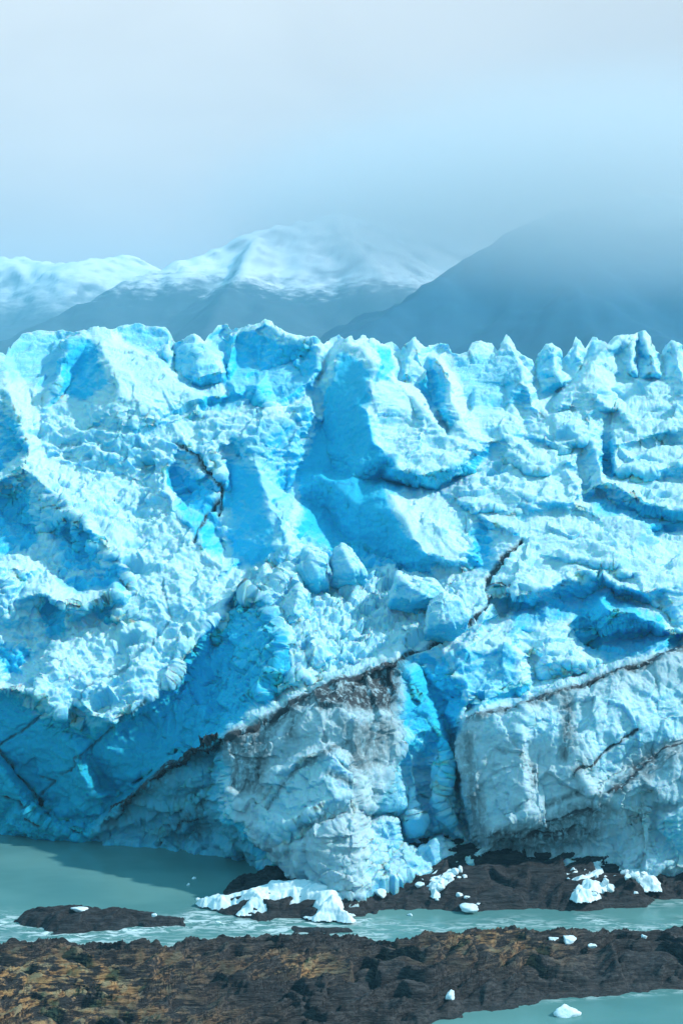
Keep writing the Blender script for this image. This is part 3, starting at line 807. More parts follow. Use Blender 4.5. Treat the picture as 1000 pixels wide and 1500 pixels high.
def ice_noise(P, rub, stri, flut, smo, bluff=None, mass=False):
    """displacement of the ice in metres, towards the outside"""
    z0 = np.zeros(len(P))
    bluff = z0 if bluff is None else bluff
    warp = np.stack([perlin(P * 0.11 + 3, 50), perlin(P * 0.11 + 9, 51), perlin(P * 0.11 + 21, 52)], 1)
    warp2 = np.stack([perlin(P * 0.45 + 3, 53), perlin(P * 0.45 + 9, 54), perlin(P * 0.45 + 21, 55)], 1)
    Pw = P + 2.2 * warp + 0.4 * warp2
    calm = np.clip(smo + 0.3 * stri + 0.5 * flut, 0, 1)
    d = fbm(Pw, 0.10, 3, 0.5, 1) * (0.7 if mass else 2.0) * (1 - 0.4 * smo)
    d = d + (fbm(Pw, 0.30, 5, 0.58, 5, ridged=True) - 0.2) * (0.7 if mass else 0.85) * (1 - 0.8 * calm)
    d = d + fbm(P + 0.3 * warp2, 1.1, 4, 0.62, 9, ridged=True) * 0.24 * (1 - 0.6 * calm)
    if mass:
        d = d + facets(P + 0.5 * warp2, 0.42, 15, 0.35, 0.28) * (1 - smo)
        f1, f2, iv = worley(P + 0.3 * warp2, 1.5, 16)
        return d + (iv - 0.5) * 0.22 * (1 - smo)
    # benches and scarps of the broken slope
    dip = P[:, 2] + 0.10 * P[:, 0] - 0.10 * (P[:, 1] - 180)
    open_ = np.clip(1 - smo - 0.9 * flut - bluff, 0, 1)
    t1 = dip / 4.2 + 1.5 * perlin(P * 0.085, 71) + 0.5 * perlin(P * 0.25, 72)
    t2 = dip / 1.5 + 1.8 * perlin(P * 0.12, 73) + 0.6 * perlin(P * 0.5, 74)
    k1 = sstep(perlin(P * 0.06 + 5, 75), -0.3, 0.25)
    d = d - open_ * (stairs(t1, 0.22) * 1.6 * (0.35 + 0.65 * k1) * (1 - 0.5 * stri) + stairs(t2, 0.25) * 0.55 * (1 - 0.5 * k1) * (1 - 0.35 * stri))
    # sharp blocks
    k = np.clip(1 - 0.8 * smo - 0.5 * flut - 0.35 * stri, 0, 1) * (1 - 0.5 * rub)
    d = d + k * facets(P * np.array([1.0, 1.0, 0.75]) + 1.3 * warp + 0.35 * warp2, 0.21, 15, 0.75, 0.2) + np.clip(k - 0.1, 0, 1) * facets(P + 0.3 * warp2, 0.62, 17, 0.10, 0.2)
    if np.max(rub) > 0.01:
        gate = sstep(fbm(P, 0.16, 3, 0.5, 61), -0.15, 0.25)
        f1, f2, iv = worley(P + 0.9 * warp2, 0.62, 3)
        g1, g2, jv = worley(P + 0.3 * warp2, 1.5, 4)
        bl = np.abs(perlin(Pw * 0.55 + 0.5 * warp2, 63)) * 1.1 + np.abs(perlin(P * 1.25 + 0.6 * warp2, 64)) * 0.55 + np.abs(perlin(P * 2.9 + 0.4 * warp2, 65)) * 0.26
        r = (bl - 0.45) * (0.45 + 0.55 * gate) + (iv - 0.5) * 0.35 * sstep(f2 - f1, 0, 0.3) * gate * sstep(jv, 0.3, 0.7)
        p1, p2, pv = worley(Pw + 0.6 * warp2, 0.17, 33)
        r = r - 1.7 * (1 - sstep(p1, 0.16, 0.34)) * sstep(pv, 0.35, 0.5)
        d = d + rub * r
    if np.max(stri) > 0.01:
        dp = P[:, 2] + 0.16 * P[:, 0] + 0.12 * P[:, 1]
        Q = np.stack([P[:, 0] * 0.09, P[:, 1] * 0.09, dp * 1.0], 1) + 0.2 * warp
        d = d + stri * fbm(Q, 1.0, 5, 0.65, 20, ridged=True) * 0.55
        p1, p2, pv = worley(np.stack([P[:, 0] * 0.55, P[:, 1], dp * 1.2], 1) + 0.8 * warp2, 0.20, 34)
        d = d - stri * 1.3 * (1 - sstep(p1, 0.12, 0.28)) * sstep(pv, 0.3, 0.5)
    if np.max(bluff) > 0.01:
        Q = np.stack([P[:, 0], P[:, 1], P[:, 2] * 0.5], 1) + 1.1 * warp + 0.6 * warp2
        rg = fbm(Q, 0.26, 4, 0.6, 40, ridged=True)
        f1, f2, iv = worley(Q, 0.36, 41)
        g1, g2, jv = worley(P + 0.5 * warp2, 0.9, 42)
        d = d + bluff * (np.maximum(rg, -0.4) * 2.2 + facets(Q, 0.34, 41, 1.5, 0.34) + facets(P + 0.4 * warp2, 0.85, 42, 0.3, 0.3))
    if np.max(flut) > 0.01:
        Q = np.stack([P[:, 0] * 0.9, P[:, 1] * 0.9, P[:, 2] * 0.10], 1) + 0.35 * warp
        s_ = fbm(Q, 0.55, 4, 0.55, 30, ridged=True)
        f1, f2, iv = worley(np.stack([P[:, 0], P[:, 1], P[:, 2] * 0.6], 1) + 1.0 * warp + 0.4 * warp2, 0.20, 12)
        p1, p2, pv = worley(np.stack([P[:, 0] * 0.6, P[:, 1] * 0.6, P[:, 2] * 1.6], 1) + 0.4 * warp2, 0.9, 35)
        d = d + flut * (s_ * 0.38 + facets(np.stack([P[:, 0], P[:, 1], P[:, 2] * 0.5], 1) + 0.7 * warp + 0.3 * warp2, 0.24, 12, 0.55, 0.15) + facets(np.stack([P[:, 0], P[:, 1], P[:, 2] * 0.6], 1) + 0.3 * warp2, 0.75, 13, 0.06, 0.14) - 0.22 * (1 - sstep(p1, 0.15, 0.32)) * sstep(pv, 0.6, 0.7))
    return d


glacier = bpy.data.objects.new('glacier', None)
C.objects.link(glacier)
glacier.location = (0, 165, 0)
tag(glacier, 'huge fractured blue and white glacier front rising from the milky lake', 'glacier')
bpy.context.view_layer.update()


def under_glacier(o):
    o.matrix_parent_inverse = glacier.matrix_world.inverted()
    return o


step = 1.4
cols = np.arange(-190, 1190 + step, step)
fo = np.interp(cols, _foot[:, 0], _foot[:, 1])
sk = np.interp(cols, _skyl[:, 0], _skyl[:, 1])
rows = np.linspace(0, 1, 560)
GX = np.broadcast_to(cols, (len(rows), len(cols))).copy()
kern = np.exp(-0.5 * (np.arange(-90, 91) / 30.0) ** 2)
sks = np.convolve(np.pad(sk, 90, mode='edge'), kern / kern.sum(), 'valid')
GY = fo[None, :] + (sks - fo)[None, :] * rows[:, None] + (sk - sks)[None, :] * (rows ** 9)[:, None]
gx, gy = GX.ravel(), GY.ravel()
# the masks' edges wander a little
wx = np.stack([gx * 0.035, gy * 0.035, np.zeros_like(gx)], 1)
wob_x = fbm(wx, 1.0, 4, 0.6, 70) * 22
wob_y = fbm(wx, 1.0, 4, 0.6, 80) * 22
wob_2 = fbm(wx, 4.5, 3, 0.6, 85) * 1.3
lx, ly = gx - LX0, gy - LY0
Yd = base_depth(gx, gy) + bil(RELIEF, lx + 0.42 * wob_x + wob_2, ly + 0.42 * wob_y - wob_2)
Vg = lift(gx, gy, Yd)
att = {}
for nm, A, wgt in (('blue', BLUE, 0.9), ('grime', GRIME, 0.35), ('dirt', DIRT_SHADE, 0.22)):
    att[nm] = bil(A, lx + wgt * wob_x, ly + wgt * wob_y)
msk = [bil(A, lx, ly) for A in (RUBBLE, STRIA, FLUTE, SMOOTH, BLUFF)]
Qg = grid_quads(len(rows), len(cols))
Ng = vnormals(Vg, Qg)
if (Ng[:, 1] > 0).mean() > 0.5:
    Qg = Qg[:, ::-1]
    Ng = -Ng
disp = ice_noise(Vg, *msk)
edge = np.minimum(1.0, (1 - np.repeat(rows, len(cols))) / 0.03)
disp -= 0.5 * np.clip(att['dirt'], 0, 1) * (0.4 + 0.6 * (1 - msk[2]))
disp *= 0.3 + 0.7 * sstep(-Ng[:, 1], 0.12, 0.5)
Vg = Vg + Ng * disp[:, None]
# back of the sheet: the top rolls over and runs away behind, the foot goes under water
K = len(cols)
top = Vg[-K:]
extra = []
for dy, dz in ((1.2, -0.3), (3.5, -2.0), (8, -6.0), (20, -8.0), (120, -8.0), (400, -4.0)):
    e = top.copy()
    e[:, 0] *= (e[:, 1] + dy) / e[:, 1]
    e[:, 1] += dy
    e[:, 2] = e[:, 2] + dz
    extra.append(e)
bot = Vg[:K].copy()
bot[:, 2] = -4.0
bot[:, 1] += 1.0
Vall = np.concatenate([bot, Vg] + extra)
nr = len(rows) + 1 + len(extra)
Qall = grid_quads(nr, K)
Nn = vnormals(Vall, Qall)
if (Nn[:, 1] > 0).mean() > 0.5:
    Qall = Qall[:, ::-1]
for k in att:
    v = att[k]
    att[k] = np.concatenate([v[:K], v] + [v[-K:]] * len(extra))
Nn = vnormals(Vall, Qall)
fpx = np.concatenate([gx[:K], gx] + [gx[-K:]] * len(extra))[Qall].mean(1)
fpy = np.concatenate([gy[:K] + 5, gy] + [gy[-K:] - 3] * len(extra))[Qall].mean(1)
owner = np.zeros(len(Qall), int)
PARTS = [('ice_face', None, None)]


def add_part(name, poly, label=None):
    PARTS.append((name, poly, label))
    owner[poly_sd(fpx, fpy, poly) > 0] = len(PARTS) - 1


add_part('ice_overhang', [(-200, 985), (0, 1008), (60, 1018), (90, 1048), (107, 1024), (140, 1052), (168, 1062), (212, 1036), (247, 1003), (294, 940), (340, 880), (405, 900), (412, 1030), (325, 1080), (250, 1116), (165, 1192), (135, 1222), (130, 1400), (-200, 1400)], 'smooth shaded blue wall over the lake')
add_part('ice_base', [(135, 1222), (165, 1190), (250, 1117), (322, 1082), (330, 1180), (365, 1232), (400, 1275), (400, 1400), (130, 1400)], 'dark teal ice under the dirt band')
add_part('ice_bluff', [(338, 870), (375, 825), (440, 795), (530, 795), (600, 840), (650, 845), (690, 905), (640, 938), (584, 962), (420, 1028), (410, 1030), (405, 900), (345, 880)], 'jumbled white ice above the dirt band')
add_part('ice_buttress', [(322, 1082), (420, 1030), (584, 962), (590, 980), (588, 1090), (570, 1130), (556, 1180), (534, 1205), (530, 1400), (400, 1400), (400, 1275), (365, 1232), (330, 1180)], 'dirt streaked grey ice buttress')
add_part('ice_cleft', [(584, 962), (640, 938), (668, 1000), (674, 1055), (668, 1100), (680, 1150), (700, 1200), (690, 1262), (680, 1400), (530, 1400), (534, 1205), (556, 1180), (570, 1130), (588, 1090), (590, 980)], 'turquoise cleft between the grey walls')
add_part('ice_wall', [(670, 1052), (770, 1026), (830, 1004), (885, 983), (940, 967), (1000, 943), (1080, 914), (1300, 850), (1300, 1400), (680, 1400), (690, 1262), (700, 1200), (680, 1150), (668, 1100)], 'grey right wall with thin dirt seams')
cuts = [-200, 6, 98, 168, 254, 302, 333, 476, 552, 592, 618, 662, 785, 826, 858, 931, 969, 1300]
for a, b in zip(cuts[:-1], cuts[1:]):
    m = (fpx >= a) & (fpx < b) & (fpy < np.where(fpx < 480, 590, 560)) & (owner == 0)
    PARTS.append(('serac', None, None))
    owner[m] = len(PARTS) - 1
for i, (nm, poly, lab) in enumerate(PARTS):
    q = Qall[owner == i]
    if not len(q):
        continue
    u = np.unique(q)
    rm = np.full(len(Vall), -1)
    rm[u] = np.arange(len(u))
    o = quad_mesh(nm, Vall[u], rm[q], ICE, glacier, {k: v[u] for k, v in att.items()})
    o.data.normals_split_custom_set_from_vertices(Nn[u].astype(np.float32))
    under_glacier(o)
    if lab:
        o['label'] = lab


def remesh(V, Q, voxel):
    """even quads all round a closed shape"""
    o = quad_mesh('remesh', V, Q, ICE)
    md = o.modifiers.new('remesh', 'REMESH')
    md.mode = 'VOXEL'
    md.voxel_size = voxel
    dg = bpy.context.evaluated_depsgraph_get()
    dg.update()
    me = o.evaluated_get(dg).to_mesh()
    v = np.zeros(len(me.vertices) * 3, np.float32)
    me.vertices.foreach_get('co', v)
    q = np.zeros(len(me.loops), np.int32)
    me.loops.foreach_get('vertex_index', q)
    o.evaluated_get(dg).to_mesh_clear()
    old = o.data
    bpy.data.objects.remove(o)
    bpy.data.meshes.remove(old)
    return v.reshape(-1, 3).astype(float), q.reshape(-1, 4)


def ice_mass(name, outline, off, inner=(), thick=6.0, r=10.0, step=1.5, amp=0.6, blue=0.15, grime=0.0, dirt=0.0, label=None,
             tex=(0, 0, 0, 0.3), yabs=None, mat=None, parent=True, tilt=0.0, sink=2.5, voxel=0.13, facet=True):
    """a closed lump of ice: an outline with rounded edges, a modelled front and a back"""
    P = np.array([p[:2] for p in outline], float)
    # smooth, slightly irregular outline
    x0, y0 = P.min(0) - 3
    x1, y1 = P.max(0) + 3
    xs = np.arange(x0, x1, step)
    ys = np.arange(y0, y1, step)
    X, Yy = np.meshgrid(xs, ys)
    wob = np.stack([X.ravel() * 0.06, Yy.ravel() * 0.06, np.full(X.size, x0)], 1)
    Xw = X + (fbm(wob, 1.0, 3, 0.5, 91) * 6).reshape(X.shape)
    Yw = Yy + (fbm(wob, 1.0, 3, 0.5, 95) * 6).reshape(X.shape)
    sd = poly_sd(Xw, Yw, P)
    tp = [(p[0], p[1], p[2] if len(p) > 2 else 0.0) for p in outline]
    n0 = len(tp)
    if not inner and facet:
        rg = random.Random(int(x0 * 7 + y0 * 13))
        wd = (x1 - x0) / F * 180
        tpx, tpy = P[P[:, 1].argmin()]
        cxx, cyy = P.mean(0)
        inner = [[(tpx + 0.15 * (cxx - tpx), tpy + 0.1 * (y1 - y0), -0.1 * wd), (cxx + rg.uniform(-.15, .15) * (x1 - x0), cyy, -rg.uniform(.22, .42) * wd),
                  (cxx + rg.uniform(-.25, .25) * (x1 - x0), y1 - 0.15 * (y1 - y0), -rg.uniform(.15, .35) * wd)]]
    ed = [(i, (i + 1) % n0) for i in range(n0)]
    for ln in inner:
        k = len(tp)
        tp += ln
        ed += [(k + i, k + i + 1) for i in range(len(ln) - 1)]
    tp += [(x0 - 20, y0 - 20, 0), (x1 + 20, y0 - 20, 0), (x0 - 20, y1 + 20, 0), (x1 + 20, y1 + 20, 0)]
    T = blur(tin(tp, ed, x0, y0, len(xs), len(ys), step), 1.2)
    inside = sd > 0
    cell = inside[:-1, :-1] & inside[1:, :-1] & inside[:-1, 1:] & inside[1:, 1:]
    idx = np.arange(X.size).reshape(X.shape)
    Q = np.stack([idx[:-1, :-1], idx[:-1, 1:], idx[1:, 1:], idx[1:, :-1]], -1)[cell]
    used = np.unique(Q)
    remap = np.full(X.size, -1)
    remap[used] = np.arange(len(used))
    Q = remap[Q]
    n = len(used)
    fx, fy, d = X.ravel()[used], Yy.ravel()[used], sd.ravel()[used]
    cxm, cym = P.mean(0)
    yb = yabs if yabs is not None else float(base_depth(np.array([cxm]), np.array([P[:, 1].max()]))[0])
    Y0 = yb + off + tilt * (P[:, 1].max() - fy)
    sc = yb / F
    r = r * 0.6
    t = np.clip(d / r, 0, 1)
    bul = np.sqrt(np.maximum(0, 1 - (1 - t) ** 2)) * r * sc
    Yf = Y0 + T.ravel()[used] - bul + sink * sstep(fy, P[:, 1].max() - 0.45 * (P[:, 1].max() - P[:, 1].min()), P[:, 1].max() + 4)
    Yk = Y0 + np.minimum(thick, thick * (0.25 + d / r * 0.5))
    Vf = lift(fx, fy, Yf)
    Vb = Vf.copy()
    Vb[:, 1] = np.maximum(Yk, Yf + 0.3)
    V = np.concatenate([Vf, Vb])
    E = np.concatenate([Q[:, [0, 1]], Q[:, [1, 2]], Q[:, [2, 3]], Q[:, [3, 0]]])
    key = np.sort(E, 1)
    u, inv, cnt = np.unique(key[:, 0] * n + key[:, 1], return_inverse=True, return_counts=True)
    B = E[cnt[inv] == 1]
    Qs = np.stack([B[:, 1], B[:, 0], B[:, 0] + n, B[:, 1] + n], 1)
    QQ = np.concatenate([Q, Q[:, ::-1] + n, Qs])
    Nv = vnormals(V, QQ)
    if (Nv[:n, 1] > 0).mean() > 0.5:
        QQ = QQ[:, ::-1]
    V, QQ = remesh(V, QQ, voxel)
    Nv = vnormals(V, QQ)
    tx = [np.full(len(V), float(v)) for v in tex]
    dis = ice_noise(V, *tx, mass=True) * amp
    V = V + Nv * np.clip(dis, -1.8, 1.8)[:, None]
    o = quad_mesh(name, V, QQ, mat or ICE, glacier if parent else None, {'blue': blue, 'grime': grime, 'dirt': dirt})
    if parent:
        under_glacier(o)
    if label:
        o['label'] = label
    return o


# ---- tumbled blocks of the central bluff
for ol, off, bl in (
        ([(432, 880), (438, 830), (447, 806), (462, 811), (477, 812), (480, 840), (484, 880)], -1.5, 0.2),
        ([(484, 870), (488, 815), (501, 797), (513, 808), (531, 833), (540, 870)], -1.5, 0.05),
        ([(368, 890), (376, 845), (386, 825), (398, 842), (412, 890)], -1.5, 0.0),
        ([(566, 900), (578, 862), (583, 843), (600, 853), (636, 851), (650, 866), (662, 900)], -3, 0.1),
        ([(620, 935), (630, 890), (648, 870), (672, 878), (691, 908), (684, 925), (655, 945)], -6, 0.05),
        ([(400, 930), (412, 880), (437, 860), (450, 874), (460, 930)], -3, 0.1)):
    ice_mass('ice_block', ol, off + 1.0, [], 6, 4, blue=bl, amp=0.8, sink=4.5)
# ------------------------------------------------------------------ rocks (height fields over a footprint)
def rock_field(name, poly, res, height, slope, mat, seed, amp, rust=None, xr=None, strata=(0.25, 0.2)):
    P = np.array(poly, float)
    x0, y0 = P.min(0) - 1.5
    x1, y1 = P.max(0) + 1.5
    if xr:
        x0, x1 = xr
    xs, ys = np.arange(x0, x1 + res, res), np.arange(y0, y1 + res, res)
    X, Yy = np.meshgrid(xs, ys)
    x, y = X.ravel(), Yy.ravel()
    p3 = np.stack([x, y, np.zeros_like(x)], 1)
    wv = np.stack([perlin(p3 * 0.12, seed + 60), perlin(p3 * 0.12 + 5, seed + 61), np.zeros_like(x)], 1)
    sd = poly_sd(x + fbm(p3, 0.35, 4, 0.55, seed + 3) * 2.6, y + fbm(p3, 0.35, 4, 0.55, seed + 8) * 1.6, P)
    hh = height(x, y) if callable(height) else np.full_like(x, height)
    z = hh * (1 - np.exp(-np.maximum(sd, 0) * slope / np.maximum(hh, 0.05)))
    k = sstep(sd, -0.2, 1.6)
    q = np.stack([x * 0.55 + y * strata[0], y * 1.3 - x * strata[1], np.zeros_like(x)], 1) + 1.5 * wv
    f1, f2, iv = worley(q, 0.42, seed)
    slab = (iv - 0.5) * 1.4 + (0.45 - f1) * 0.5
    n = fbm(q, 0.32, 6, 0.55, seed + 1, ridged=True) * 1.0 + fbm(p3, 1.3, 4, 0.6, seed + 2) * 0.22 + 0.55 * slab * sstep(f2 - f1, 0, 0.12)
    cu = (y * 0.42 - x * 0.16 + 2.6 * perlin(p3 * 0.09 + 2, seed + 70) + 0.9 * perlin(p3 * 0.33, seed + 71))
    cv = (y * 1.05 - x * 0.30 + 2.0 * perlin(p3 * 0.16 + 4, seed + 72) + 0.7 * perlin(p3 * 0.6, seed + 73))
    cw = (y * 3.1 - x * 0.95 + 2.4 * perlin(p3 * 0.35 + 4, seed + 75) + 0.6 * perlin(p3 * 1.3, seed + 76))
    n = 0.28 * n + stairs(cu, 0.05) * 1.35 + stairs(cv, 0.07) * 0.55 * sstep(perlin(p3 * 0.15, seed + 74), -0.2, 0.2) + stairs(cw, 0.12) * 0.17 * sstep(perlin(p3 * 0.22, seed + 77), -0.25, 0.1)
    n = n + fbm(q, 0.18, 3, 0.5, seed + 5, ridged=True) * 0.7 + fbm(q * np.array([1.0, 2.6, 1.0]), 0.8, 4, 0.6, seed + 6, ridged=True) * 0.34
    z = z + k * amp * n - 0.9 * (1 - sstep(sd, -1.2, 0.25))
    V = np.stack([x, y, z], 1)
    Q = grid_quads(len(ys), len(xs))
    zz = z.reshape(X.shape)
    m = np.maximum.reduce([zz[:-1, :-1], zz[1:, :-1], zz[:-1, 1:], zz[1:, 1:]]) > -0.7
    Q = Q[m.ravel()]
    used = np.unique(Q)
    rm = np.full(len(V), -1)
    rm[used] = np.arange(len(used))
    V, Q = V[used], rm[Q]
    if vnormals(V, Q)[:, 2].mean() < 0:
        Q = Q[:, ::-1]
    wet = 1 - sstep(V[:, 2], 0.1, 0.55)
    rs = rust(V[:, 0], V[:, 1]) if rust else np.zeros(len(V))
    return quad_mesh(name, V, Q, mat, None, {'wet': wet, 'rust': rs})


def W2z(z, *pp):
    return [at(a, b, z) for a, b in pp]


def W2(*pp):
    return [at(a, b) for a, b in pp]


# bank under the ice
bank_poly = W2((300, 1328), (318, 1338), (370, 1349), (440, 1345), (470, 1349), (540, 1344), (552, 1334), (620, 1333), (700, 1336), (760, 1330), (850, 1336), (900, 1331), (945, 1327), (955, 1318), (1010, 1316), (1150, 1316), (1250, 1316)) + \
    [(60, 168), (0, 168), (-6, 160), (-12, 154)]
bank = rock_field('bank', bank_poly, 0.13, lambda x, y: 0.5 + 2.2 * np.clip((y - 145) / 7.0, 0, 1) * sstep(x, -4, 4) + 0.7 * sstep(x, -12, -8), 1.0, ROCK, 11, 0.7)
tag(bank, 'dark wet rocky bank under the foot of the glacier', 'rocks', kind='structure')
isl = rock_field('rock_islet', W2((12, 1351), (40, 1358), (75, 1366), (130, 1367), (165, 1362), (210, 1357), (272, 1357), (268, 1350), (200, 1341), (120, 1338), (60, 1338), (20, 1346)), 0.1, 1.25, 1.3, ROCK, 21, 0.38)
tag(isl, 'long low black rock islet in the milky water at the left', 'rock')
isl2 = rock_field('rock_islet', W2((424, 1364), (470, 1369), (522, 1366), (518, 1361), (470, 1359), (430, 1360)), 0.08, 0.35, 0.9, ROCK, 31, 0.2)
tag(isl2, 'small flat dark rock just breaking the river surface', 'rock')


def ledge_h(x, y):
    base = np.interp(x, [-60, -33, -20, -8, 0, 4, 8, 12, 18, 30, 60], [1.6, 1.4, 1.4, 1.9, 1.5, 1.5, 2.9, 3.3, 2.5, 2.7, 2.9])
    return base * (0.75 + 0.35 * sstep(y, 118, 134))


def ledge_rust(x, y):
    px = CX + F * x / y
    py = HY + F * (H - 1.6) / y
    a = np.exp(-((px - 40) / 170) ** 2 - ((py - 1442) / 32) ** 2) * 1.9
    b = np.exp(-((px - 260) / 260) ** 2 - ((py - 1410) / 22) ** 2) * 0.30
    c = np.exp(-((px - 720) / 110) ** 2 - ((py - 1400) / 22) ** 2) * 0.75
    d = np.exp(-((px - 440) / 60) ** 2 - ((py - 1422) / 12) ** 2) * 0.9
    e = np.exp(-((px - 120) / 220) ** 2 - ((py - 1492) / 20) ** 2) * 0.7
    return np.clip(a + b + c + d + e - 0.05, 0, 1.7)


ledge_poly = W2((-260, 1392), (-60, 1396), (0, 1400), (100, 1393), (180, 1399), (260, 1400), (330, 1396), (420, 1388), (470, 1383), (560, 1394), (640, 1394), (690, 1386), (760, 1384), (850, 1386), (1000, 1380), (1200, 1378), (1260, 1410)) + \
    W2((1200, 1430), (1000, 1449), (900, 1455), (800, 1466), (730, 1478), (680, 1488), (620, 1502), (560, 1530), (500, 1600)) + [(2, 95), (-20, 84), (-60, 80)]
ledge = rock_field('shore', ledge_poly, 0.12, ledge_h, 0.9, LEDGE, 41, 1.05, ledge_rust)
tag(ledge, 'rusty brown and slate rock shore in the foreground', 'rocks', kind='structure')

# ------------------------------------------------------------------ water
def axis(lo, hi, fine_lo, fine_hi, fine, grow):
    a = list(np.arange(fine_lo, fine_hi, fine))
    s = fine
    while a[-1] < hi:
        s *= grow
        a.append(a[-1] + s)
    s = fine
    b = [a[0]]
    while b[-1] > lo:
        s *= grow
        b.append(b[-1] - s)
    return np.array(b[:0:-1] + a)


xs = axis(-4500, 4500, -60, 60, 0.3, 1.35)
ys = axis(-200, 7000, 112, 182, 0.3, 1.35)
X, Yy = np.meshgrid(xs, ys)
x, y = X.ravel(), Yy.ravel()
px = CX + F * x / np.maximum(y, 1)
py = HY + F * H / np.maximum(y, 1)
foam = np.zeros_like(x)
nearw = (x > -60) & (x < 60) & (y > 112) & (y < 182)
fm = np.zeros(nearw.sum())
fpx, fpy = px[nearw], py[nearw]
for ln, w, a in (
        ([(-100, 1362), (0, 1352), (14, 1350), (60, 1366), (130, 1373), (210, 1362), (275, 1352), (330, 1352), (420, 1362)], 12, 0.85),
        ([(-100, 1375), (60, 1384), (160, 1386), (300, 1384), (400, 1372), (560, 1368)], 11, 0.55),
        ([(270, 1345), (300, 1338), (330, 1350), (430, 1352), (540, 1350)], 8, 0.8),
        ([(540, 1352), (640, 1362), (760, 1350), (850, 1362), (920, 1368), (1000, 1350), (1100, 1350)], 9, 0.4),
        ([(850, 1345), (920, 1360), (1000, 1366), (1100, 1366)], 8, 0.6),
        ([(950, 1325), (1000, 1322), (1100, 1322)], 6, 0.3),
        ([(640, 1385), (760, 1376), (900, 1378)], 5, 0.35),
        ([(660, 1482), (760, 1470), (860, 1462), (1000, 1452)], 3, 0.35)):
    d, _ = line_d(fpx, fpy, ln)
    fm = np.maximum(fm, a * np.exp(-(d / w) ** 2))
foam[nearw] = fm
p3 = np.stack([x, y * 1.6, np.zeros_like(x)], 1)[nearw]
z = np.zeros_like(x)
z[nearw] = 0.30 * fm * fbm(p3, 0.5, 3, 0.55, 120) * 1.5
Q = grid_quads(len(ys), len(xs))
wv_ = np.stack([x, y, z], 1)
if vnormals(wv_, Q)[:, 2].mean() < 0:
    Q = Q[:, ::-1]
water = quad_mesh('water', wv_, Q, WATER, None, {'foam': foam})
tag(water, 'milky grey green glacial lake and river', 'water', kind='structure')

# ------------------------------------------------------------------ loose ice
def chunk(px, py, w, h, z, label, group=None, seed=0, name='ice_chunk', depth=None):
    """a lump of ice of w x h pixels standing at height z where the photograph shows it"""
    gxy = at(px, py, z)
    sc = gxy[1] / F
    rx, rz = w * sc / 2, h * sc
    ry = depth or rx * 0.8
    nu, nv = 36, 20
    u = np.linspace(0, 2 * math.pi, nu, endpoint=False)
    v = np.linspace(0.0, 1.0, nv)
    U, Vv = np.meshgrid(u, v)
    P = np.stack([(np.sin(Vv * math.pi) * np.cos(U)).ravel(), (np.sin(Vv * math.pi) * np.sin(U)).ravel(), np.cos(Vv * math.pi).ravel()], 1)
    rs = np.random.RandomState(seed + 500)
    nrm = rs.normal(size=(9, 3))
    nrm /= np.linalg.norm(nrm, axis=1, keepdims=True)
    dd = rs.uniform(0.45, 1.0, 9)
    dot = P @ nrm.T
    k = np.min(np.where(dot > 0.05, dd / np.maximum(dot, 0.05), 9.0), axis=1)
    k = np.minimum(k, 1.3) * (1 + 0.30 * fbm(P + seed * 3.7, 1.6, 4, 0.55, 200 + seed))
    P = P * k[:, None] * np.array([rx, ry, rz * 0.6])
    P[:, 2] += rz * 0.32
    V = P
    idx = np.arange(nu * nv).reshape(nv, nu)
    nx = np.roll(idx, -1, 1)
    Q = np.stack([idx[:-1], nx[:-1], nx[1:], idx[1:]], -1).reshape(-1, 4)
    cc = V[Q].mean(1)
    fn = np.cross(V[Q[:, 2]] - V[Q[:, 0]], V[Q[:, 3]] - V[Q[:, 1]])
    if (fn * cc).sum() < 0:
        Q = Q[:, ::-1]
    o = quad_mesh(name, V, Q, SNOW)
    o.location = (gxy[0], gxy[1], z)
    tag(o, label, 'ice', group)
    return o


chunk(829, 1486, 34, 16, 0.0, 'white ice chunk floating alone in the near pool at the right', seed=1)
chunk(658, 1460, 16, 10, 1.3, 'white ice lump lying on the brown ledge just above the near pool', seed=2)
chunk(688, 1332, 28, 8, 0.25, 'flat white ice slab at the water edge below the gully', seed=3)
chunk(556, 1312, 17, 9, 1.1, 'rounded white ice lump on the dark bank beside the buttress foot', seed=4)
chunk(116, 1333, 20, 5, 1.35, 'flat white ice piece on top of the long black islet', seed=5)
chunk(225, 1341, 8, 4, 1.1, 'tiny white ice piece near the right end of the long islet', seed=6)
for i, (a, b, w, h, zz) in enumerate(((610, 1402, 12, 6, 1.5), (635, 1402, 10, 6, 1.6), (581, 1398, 8, 4, 1.5), (655, 1394, 8, 4, 1.8), (668, 1388, 9, 5, 2.0))):
    chunk(a, b, w, h, zz, 'small white ice bit scattered along the crest of the brown ledge left of its hump', 'ice bits on the ledge crest', seed=10 + i)
for i, (a, b, w, h, zz) in enumerate(((808, 1377, 16, 6, 2.6), (832, 1379, 22, 8, 2.5), (866, 1387, 14, 6, 2.3), (850, 1382, 10, 5, 2.4))):
    chunk(a, b, w, h, zz, 'white ice lump stranded on the ledge crest right of its hump', 'ice lumps right of the hump', seed=20 + i)
chunk(942, 1374, 12, 5, 2.6, 'small white ice lump alone at the far right of the ledge crest', seed=26)
for i, (a, b, w, h, zz) in enumerate(((672, 1312, 13, 6, 1.0), (684, 1318, 12, 6, 0.8), (862, 1315, 14, 9, 1.0), (700, 1325, 6, 3, 0.5), (640, 1318, 6, 3, 0.8), (930, 1310, 8, 5, 0.9))):
    chunk(a, b, w, h, zz, 'small white ice piece lying on the dark bank under the glacier', 'ice pieces on the dark bank', seed=30 + i)
